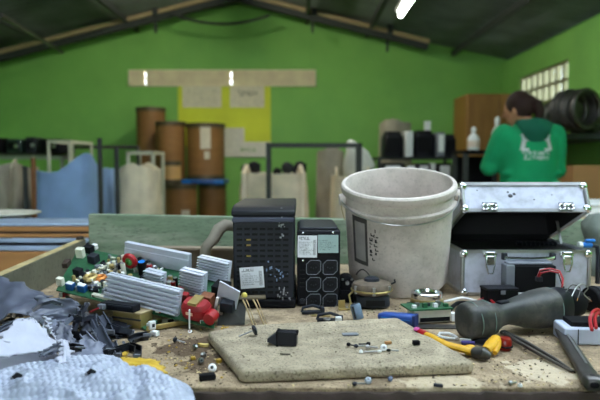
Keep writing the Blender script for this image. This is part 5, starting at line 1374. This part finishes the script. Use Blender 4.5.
# ------------------------------------------------------------------ the power tool lying across the bench
A, B = on(462, 323, .034), on(590, 303, .036)
A = at(462, 325, .99); B = at(582, 297, 1.09); A.z = ZT + .0335; B.z = ZT + .047
L_ = (B - A).length; d_ = (B - A).normalized()
sx = d_.cross(Vector((0, 0, 1))).normalized(); Mt = Matrix((sx, Vector((0, 0, 1)).cross(d_).cross(d_) * 0 + sx.cross(d_), d_)).transposed().to_4x4(); Mt.translation = A
t = thing('power_tool', 'dark grey power tool with flared end lying across the bench', 'power tool', M=Mt)
mtg = pm('tool_grey', (48, 50, 48), .5, var=.15, scale=30, dirt=(120, 112, 100), dirt_amt=.5, dirt_scale=18, speck=(40, 40, 40), speck_scale=90)
k = L_ / .262
obj('flared_end', MB().rings([(0, 0, .001, .016, .018), (0, 0, .004, .026, .028), (0, 0, .012, .030, .031), (0, 0, .030, .0315, .032), (0, 0, .046, .031, .031), (0, 0, .058, .028, .028)], 32, p=2.7), mtg, t, angle=60)
obj('handle', MB().rings([(0, 0, .052, .029, .0285), (0, 0, .064, .024, .024), (0, .002, .080, .0185, .020), (0, .003, .094, .0185, .020), (0, .002, .112, .023, .024), (0, 0, .135, .029, .030), (0, 0, .158, .033, .034), (0, 0, .180, .0345, .0355), (0, 0, .196, .0345, .0355)], 32, p=2.4), mtg, t, angle=60)
for z, r_ in ((.020, .0325), (.047, .032)): obj('seam_line', MB().torus((0, 0, z), r_ + .0002, .0009, 36, 6), pm('teal_line', (104, 124, 118), .5), t)
obj('seam_line', MB().torus((0, 0, .194), .0352, .0009, 36, 6), pm('teal_line', (104, 124, 118), .5), t)
gr = MB()
for q in (-1, 1): gr.tube([(q * .0 - .022, .0232, .150), (-.020, .0255, .165), (-.012, .031, .180)], .0008, 5)
obj('groove_line', gr, pm('teal_line', (104, 124, 118), .5), t)
obj('motor_collar', MB().rings([(0, 0, .196, .033, .034), (0, 0, .200, .032, .033), (0, 0, .222, .032, .033), (0, 0, .226, .028, .028)], 28, p=2.4), M_['black'], t, angle=50)
sp_ = MB(); rq = random.Random(8)
for q in range(16):
    z = rq.uniform(.201, .221); a_ = rq.uniform(-2.3, -.8); r1 = .0335
    sp_.ball((r1 * math.cos(a_), r1 * math.sin(a_), z), (.0025, .0025, rq.uniform(.001, .006)), 6)
obj('paint_splash', sp_, pm('pale_splash', (190, 196, 206), .5), t)
obj('gear_head', MB().rings([(0, 0, .226, .024, .026), (0, 0, .236, .026, .028), (0, 0, .262, .022, .024), (0, 0, .275, .014, .014)], 24, p=2.8), M_['blackm'], t, angle=50)
obj('gear_cap', MB().cyl((-.012, -.026, .246), (-.012, .0, .246), .012, n=20), M_['dsteel'], t, bevel=.002)
for q in range(3): obj('spring', MB().tube([(.010 - .008 * q, -.034, .204 + .012 * q), (.004 - .008 * q, -.042, .212 + .012 * q), (.006 - .006 * q, -.036, .224 + .012 * q), (.0, -.028, .232 + .010 * q)], .0014, 6), M_['steel'], t)
obj('trigger', MB().box((0, .021, .088), (.012, .010, .022)), M_['black'], t, bevel=.002)
p = on(548, 317, 0)
o = obj('wood_block', MB().box((0, 0, .0028), (.05, .03, .0055)), M_['blackm'], bevel=.001); o.location = (p.x - .02, p.y + .07, ZT + .0005); tag(o, 'flat black pad under the body of the power tool', 'pad')
# loose coils of thin wire by the tool head
t = wire('pale springy wire curling above the power tool head', [(572, 296, .074), (576, 288, .085), (582, 284, .09), (588, 288, .082), (584, 294, .07), (590, 300, .055)], .0010, M_['steel'])
wire('second pale wire bent over the power tool head', [(566, 292, .078), (572, 285, .088), (580, 288, .08), (578, 298, .066)], .0010, M_['dsteel'])
# hand tools
A, B = on(557, 325, .014), on(592, 381, .010)
t = thing('pry_bar', 'dark steel flat bar pointing to the front right bench corner', 'tool', M=frame(A, B - A, Vector((0, 0, 1)).cross(B - A))); l = (B - A).length
obj('shank', MB().rings([(0, 0, 0, .007, .004), (0, 0, l * .3, .011, .005), (0, 0, l * .85, .012, .006), (0, 0, l, .014, .009), (0, 0, l + .012, .012, .010), (0, 0, l + .016, .007, .006)], 16, p=3, M=rot('Y', 90) @ rot('Z', 90)), M_['dsteel'], t, angle=50)
obj('groove', MB().box((l * .45, .004, .0062), (l * .7, .003, .0012)), M_['steel'], t); obj('rounded_end', MB().ball((l + .004, 0, 0), (.014, .013, .0095), 16), M_['blackm'], t)
A, B = on(503, 332, .010), on(573, 371, .004)
t = thing('tongs', 'long thin dark steel tongs lying under the power tool', 'tool', M=frame(A, B - A, Vector((0, 0, 1)).cross(B - A))); l = (B - A).length
for s in (-1, 1): obj('jaw', MB().tube([(0, s * .002, 0), (l * .3, s * .006, .001), (l * .75, s * .005, 0), (l, s * .0015, -.001)], [.004, .0035, .003, .0015], 8), M_['dsteel'], t)
obj('rivet', MB().cyl((.01, -.006, .0), (.01, .006, .0), .003, n=10), M_['steel'], t)
# yellow handled pliers
P0, P1, P2 = on(419, 331, .020), on(447, 345, .014), on(471, 351, .010)
t = thing('pliers', 'worn pliers with long yellow and red handle at the slab corner', 'pliers', P0); org = P0
q = [P0, P0.lerp(P1, .5) + Vector((0, 0, .001)), P1, P2]; q = [a - org for a in q]
obj('grip', MB().tube(q, [.0055, .0065, .0075, .0085], 10, flat=.7), M_['yellow'], t)
obj('grip_tip', MB().tube([q[0] - (q[1] - q[0]) * .25, q[0], q[0].lerp(q[1], .55)], [.004, .0062, .0068], 10, flat=.7), M_['red'], t)
obj('grip_band', MB().ball(tuple(q[0] + Vector((-.004, 0, .003))), (.006, .004, .004), 8), pm('pink_tape', (206, 90, 160), .5), t)
Z_ = [on(474, 352, .010), on(483, 353, .012), on(490, 356, .008)]
obj('jaw', MB().tube([a - org for a in Z_], [.010, .012, .007], 10, flat=.8), M_['dsteel'], t)
obj('jaw_shoulder', MB().ball(tuple(on(470, 350, .010) - org), (.012, .010, .009), 10), M_['yellow'], t)
Y_ = [on(486, 350, .012), on(492, 344, .016), on(496, 338, .020)]
obj('second_grip', MB().tube([a - org for a in Y_], [.008, .0105, .008], 12, flat=.7), M_['yellow'], t)
obj('second_grip_edge', MB().tube([a - org for a in (on(495, 353, .008), on(498, 346, .014), on(499, 339, .018))], [.004, .005, .004], 8), pm('ochre', (190, 140, 16), .5), t)
p = on(505, 344, .010); t = thing('knob', 'dark red translucent knob right of the yellow pliers', 'knob', (p.x, p.y, ZT + .001))
obj('body', MB().lathe([(0, 0), (.009, 0), (.011, .004), (.011, .016), (.008, .020), (0, .020)], n=18), pm('dark_red_plastic', (120, 26, 16), .3), t); obj('collar', MB().torus((0, 0, .006), .011, .0018), M_['blackm'], t)
p = on(447, 337, .004)
t = thing('cable_clip', 'white looped cable clip behind the yellow pliers', 'clip', (p.x, p.y, ZT + .004))
obj('loop', MB().tube([(-.014, .004, 0), (-.010, .012, .003), (.006, .010, .003), (.014, .002, .001), (.016, -.008, 0)], .0028, 7), M_['white'], t); obj('foot', MB().tube([(-.014, .004, 0), (-.004, -.002, -.001), (.012, -.008, -.001)], .0024, 7), M_['white'], t)
p = on(468, 343, .004); t = thing('cable_clip', 'short violet and white clip between pliers and power tool', 'clip', (p.x, p.y, ZT + .004), -.2)
obj('body', MB().box((0, 0, 0), (.022, .008, .006)), pm('violet_plastic', (64, 54, 120), .5), t, bevel=.001); obj('edge', MB().box((-.004, .006, .003), (.018, .004, .004)), M_['white'], t)
p = on(484, 345, .0); t = thing('cover_piece', 'black curved cover piece under the yellow pliers grip', 'cover', (p.x, p.y + .006, ZT + .001))
obj('shell', MB().rings([(0, 0, 0, .020, .008), (0, 0, .006, .018, .007), (0, 0, .009, .010, .004)], 16), M_['blackm'], t); obj('rim', MB().torus((0, 0, .001), .015, .001, axis='z'), M_['dark'], t)
# white box with black lid at the right edge
A = on(563, 346, 0); B = on(602, 352, 0)
t = thing('white_casing', 'white plastic casing cut off by the right edge of the picture', 'casing', (A.x + .004, A.y + .004, ZT + .001), -.10)
obj('body', MB().box((.06, .03, .014), (.12, .06, .028)), pm('cool_white', (176, 182, 200), .45), t, bevel=.003)
obj('seam', MB().box((.022, -.0006, .014), (.0012, .0014, .026)), M_['dark'], t); obj('dark_top', MB().box((.065, .034, .031), (.10, .045, .010)), M_['blackm'], t, bevel=.001)
wire('red wire looping beside the power tool head at the right edge', [(592, 330, .044), (590, 320, .052), (593, 312, .06), (599, 310, .058), (606, 318, .05)], .003, M_['red'])
wire('second red wire at the right edge inside the first loop', [(596, 328, .044), (595, 318, .052), (598, 313, .056), (604, 318, .05)], .0028, M_['red'])
p = on(590, 316, 0); t = thing('motor_housing', 'black motor housing behind the white casing at right', 'motor', (p.x + .012, p.y + .03, ZT + .001))
obj('body', MB().cyl((0, 0, .026), (.08, .03, .026), .025, n=24), M_['blackm'], t, bevel=.003); obj('ring', MB().cyl((.012, .004, .026), (.020, .007, .026), .027, n=24), M_['dark'], t); obj('shaft', MB().cyl((-.014, -.005, .026), (0, 0, .026), .006, n=12), M_['dsteel'], t)
# bag and blue valve right of the case
p = on(604, 285, 0)
def bagring(k): return
mbg = pm('olive_canvas', (98, 106, 98), .85, var=.2, scale=14, bump=.4)
rr = []
for i in range(12):
    q = i / 11; r_ = (1 - .55 * q ** 2.2) * (.92 + .08 * math.sin(q * 9)); rr.append((.012 * math.sin(q * 5), .01 * q, .165 * q, .095 * r_, .085 * r_))
t = thing('canvas_bag', 'grey green canvas bag slumped behind the case at the right edge', 'bag', (p.x + .10, p.y + .16, ZT + .001))
m_ = MB().rings(rr, 32, p=2.6)
for i, vv in enumerate(m_.v): m_.v[i] = vv + vv.normalized() * (.010 * noise.noise(vv * 22) + .005 * noise.noise(vv * 60)) * (1 if vv.z > .004 else 0)
obj('body', m_, mbg, t, angle=80); obj('strap', MB().tube([(-.05, -.07, .03), (-.055, -.075, .09), (-.03, -.05, .15)], .006, 8, flat=.4), M_['dark'], t)
p = at(587, 245, 1.48); t = thing('blue_valve', 'bright blue plastic valve between the case and the canvas bag', 'valve', p)
zz_ = ZT + .001 - p.z
obj('body', MB().cyl((-.014, 0, 0), (.012, 0, .0), .007, n=16), M_['lblue'], t, bevel=.001); obj('lever', MB().box((.006, -.004, .012), (.024, .008, .007)), M_['lblue'], t, bevel=.002); obj('stem', MB().cyl((0, 0, 0), (0, 0, .014), .006, n=12), M_['lblue'], t)
obj('nut', MB().cyl((-.022, 0, 0), (-.013, 0, 0), .009, n=6), M_['white'], t); obj('pipe', MB().tube([(.012, 0, 0), (.026, 0, -.004), (.030, 0, -.03), (.030, 0, zz_)], .006, 10), M_['dark'], t)
# ------------------------------------------------------------------ small parts on and around the slab
def screw(label, u, v, h, yaw, L_, rh, head, shaft=None, tilt=0, name='screw'):
    p = on(u, v, h); r_ = rh
    t = thing(name, label, 'screw', M=tr(p.x, p.y, ZT + h + r_ + .0004) @ Matrix.Rotation(yaw, 4, 'Z') @ Matrix.Rotation(math.asin(min(.9, (r_ - .0014) / L_)), 4, 'Y'), group='loose screws and caps')
    obj('head', MB().lathe([(0, -.001), (r_ * .6, -.001), (r_, .001), (r_, .004), (r_ * .5, .0055), (0, .0055)], rot('Y', 90) @ tr(0, 0, -.006), 16), head, t)
    obj('shaft', MB().cyl((0, 0, 0), (L_, 0, 0), .0013, n=8), shaft or M_['steel'], t); return t
t = screw('black headed bolt standing on its side at the back of the slab', 252.5, 336, HS, PI + .35, .024, .0085, M_['dark'])
def capbit(name, label, cat, u, v, h, r_, hgt, mat, mat2, tilt=0.0, yaw=0.0, group='loose screws and caps'):
    p = on(u, v, h); z_ = ZT + h + .0006 + abs(math.sin(tilt)) * r_
    t = thing(name, label, cat, M=tr(p.x, p.y, z_) @ Matrix.Rotation(yaw, 4, 'Z') @ Matrix.Rotation(tilt, 4, 'X'), group=group)
    obj('body', MB().lathe([(0, 0), (r_, 0), (r_, hgt * .6), (r_ * .7, hgt), (0, hgt)], n=18), mat, t)
    obj('core', MB().lathe([(0, hgt + .0012), (r_ * .38, hgt + .001), (r_ * .42, hgt * .9)], n=14), mat2, t); return t
capbit('washer', 'silver ring washer tilted up before the slab\'s left corner', 'washer', 212.5, 372, 0, .0062, .004, M_['white'], M_['chrome'], 1.0)
capbit('capacitor', 'small silver can in the dark patch left of the slab', 'capacitor', 201, 364, 0, .005, .007, M_['steel'], M_['dark'], 1.2, .3)
capbit('capacitor', 'second silver can above the first in the dark patch', 'capacitor', 204, 358, 0, .0045, .006, M_['steel'], M_['white'], .9, -.4)
capbit('capacitor', 'silver cap lying higher left in the dark patch', 'capacitor', 195, 350, 0, .005, .007, M_['chrome'], M_['white'], 1.1, .5)
capbit('washer', 'small white ring washer near the narrow circuit board', 'washer', 190, 333, 0, .0036, .0014, M_['white'], M_['dred'], .6)
capbit('washer', 'white ring washer in the middle of the slab', 'washer', 383.5, 351, HS, .0052, .0025, M_['white'], M_['steel'], 1.05, .2)
screw('dark screw lying left of the dark patch', 177, 343, 0, -.25, .016, .0045, M_['dark'])
screw('thin screw beside the white washer on the slab', 377, 353, HS, PI, .02, .002, M_['white'])
screw('tiny black screw right of the white washer on the slab', 391, 352, HS, .1, .012, .0022, M_['blackm'])
def chipbit(name, label, cat, u, v, h, s, mat, mat2, yaw=0.0):
    p = on(u, v, h); t = thing(name, label, cat, (p.x, p.y, ZT + h + .0005), yaw, group='loose bits on the bench')
    obj('body', MB().box((0, 0, s[2] / 2), s), mat, t, bevel=min(s) * .15); obj('edge', MB().box((s[0] * .5, 0, s[2] * .4), (s[0] * .12, s[1] * .7, s[2] * .6)), mat2, t); return t
chipbit('plastic_block', 'flat black block below the silver washer at the bench front', 'block', 207, 380, 0, (.022, .010, .009), M_['blackm'], M_['black'], .25)
chipbit('plastic_block', 'small black block at the right side of the slab', 'block', 416, 345, HS, (.011, .007, .007), M_['blackm'], M_['dark'], .15)
chipbit('terminal', 'yellow terminal piece beside the higher silver cap', 'terminal', 204, 347, 0, (.016, .006, .005), pm('pale_yellow', (206, 184, 110), .5), M_['brass'], -.1)
chipbit('terminal', 'small yellow terminal left of the second silver can', 'terminal', 193, 360, 0, (.007, .006, .005), pm('mustard', (176, 142, 50), .5), M_['brass'], .4)
chipbit('terminal', 'olive terminal right of the silver washer', 'terminal', 219, 363, 0, (.008, .006, .006), pm('mustard', (176, 142, 50), .5), M_['dark'], .8)
chipbit('chip', 'flat grey chip lying at the back of the slab', 'chip', 350, 335, HS, (.026, .012, .002), M_['grey'], M_['steel'], .12)
chipbit('wood_chip', 'tan wood chip on the right half of the slab', 'chip', 388, 344, HS, (.010, .006, .004), M_['wood'], M_['wood'], .3)
chipbit('plastic_pin', 'thin dark pin lying across the slab', 'pin', 285, 355, HS, (.015, .002, .0015), M_['blackm'], M_['dark'], -.1)
chipbit('plastic_block', 'dark bit on the bench right of the slab', 'block', 438, 387, 0, (.012, .005, .004), M_['dark'], M_['blackm'], -.3)
for k, (u, v, lb) in enumerate(((351, 347, 'dark screw lying left on the slab front cluster'), (358, 348, 'dark screw second in the slab front cluster'), (366, 346, 'dark screw third in the slab front cluster'), (370, 349, 'pale screw at the right of the slab front cluster'))):
    screw(lb, u, v, HS, (-.2, .4, 2.8, .1)[k], .012, .003, (M_['blackm'], M_['dark'], M_['blackm'], M_['steel'])[k], (M_['dark'], M_['steel'], M_['dark'], M_['steel'])[k])
capbit('washer', 'small white cap in front of the dark screw cluster', 'washer', 361, 353, HS, .003, .004, M_['white'], M_['white'])
capbit('capacitor', 'pale blue grey cap on the bench below the slab', 'capacitor', 368, 383.5, 0, .005, .005, pm('pale_grey_blue', (150, 160, 170), .4), M_['grey'], .6)
capbit('capacitor', 'small blue cap on the bench before the slab', 'capacitor', 390, 381.5, 0, .0036, .005, pm('steel_blue', (96, 112, 140), .4), M_['grey'], .9)
screw('dark screw lying below the slab at the bench front', 357, 386, 0, .4, .012, .003, M_['dark'])
screw('silver screw at the bench front right of the slab', 512, 385, 0, .6, .010, .003, M_['steel'])
capbit('washer', 'small glassy bead at the right bench front', 'bead', 520, 387, 0, .003, .004, M_['white'], M_['steel'])
# black connector block in the middle of the slab
p = on(283, 347, HS)
t = thing('connector_block', 'black connector block lying in the middle of the slab', 'connector', (p.x, p.y + .004, ZT + HS + .0005), -.12)
obj('body', MB().box((.006, .008, .011), (.030, .018, .022)), M_['black'], t, bevel=.001)
obj('wedge', MB().add([(-.010, -.001, 0), (-.010, .017, 0), (-.010, .017, .020), (-.010, -.001, .020), (-.026, .004, .004), (-.026, .012, .004), (-.026, .012, .009), (-.026, .004, .009)], [(0, 1, 2, 3), (7, 6, 5, 4), (0, 3, 7, 4), (1, 5, 6, 2), (3, 2, 6, 7), (0, 4, 5, 1)]), M_['dark'], t, smooth=False)
obj('rim', MB().box((-.0095, .008, .011), (.003, .020, .024)), M_['blackm'], t)
for k in range(3): obj('notch', MB().box((.0215, .003 + .005 * k, .020), (.003, .003, .005)), M_['blackm'], t)
# dust and crumbs
def crumbs(n, seed, regions, smin, smax):
    m_ = MB(); rq_ = random.Random(seed)
    for k in range(n):
        u0, u1, v0, v1, h = rq_.choice(regions); p = on(rq_.uniform(u0, u1), rq_.uniform(v0, v1), h)
        if p.y < BYF + .004: continue
        s = rq_.uniform(smin, smax); Mx = tr(p.x, p.y, ZT + h + s * .3) @ Matrix.Rotation(rq_.uniform(0, 6), 4, 'Z') @ Matrix.Rotation(rq_.uniform(-.5, .5), 4, 'X')
        m_.box((0, 0, 0), (s * rq_.uniform(.8, 2.4), s, s * rq_.uniform(.3, .7)), Mx)
    return m_
reg = [(150, 232, 318, 388, 0), (430, 600, 345, 388, 0), (300, 420, 306, 316, 0), (480, 560, 330, 388, 0), (240, 480, 385, 390, 0), (170, 230, 330, 375, 0)]
o = obj('bench_crumbs', crumbs(520, 5, reg, .0007, .0022), pm('dark_crumb', (66, 54, 40), .9, var=.4, scale=200), smooth=False); tag(o, 'dark crumbs and splinters scattered over the bench', 'crumbs', kind='stuff')
o = obj('pale_crumbs', crumbs(300, 6, reg, .0008, .0024), pm('pale_crumb', (196, 176, 132), .9, var=.3, scale=200), smooth=False); tag(o, 'pale tan crumbs scattered over the bench', 'crumbs', kind='stuff')
o = obj('yellow_crumbs', crumbs(70, 9, [(165, 232, 320, 378, 0), (200, 232, 318, 330, 0)], .001, .003), pm('mustard', (176, 142, 50), .5), smooth=False); tag(o, 'mustard yellow crumbs left of the slab', 'crumbs', kind='stuff')
o = obj('slab_grit', crumbs(120, 7, [(240, 440, 322, 368, HS)], .0005, .0016), pm('dark_crumb', (66, 54, 40), .9), smooth=False); tag(o, 'fine grit lying on the grey slab', 'grit', kind='stuff')
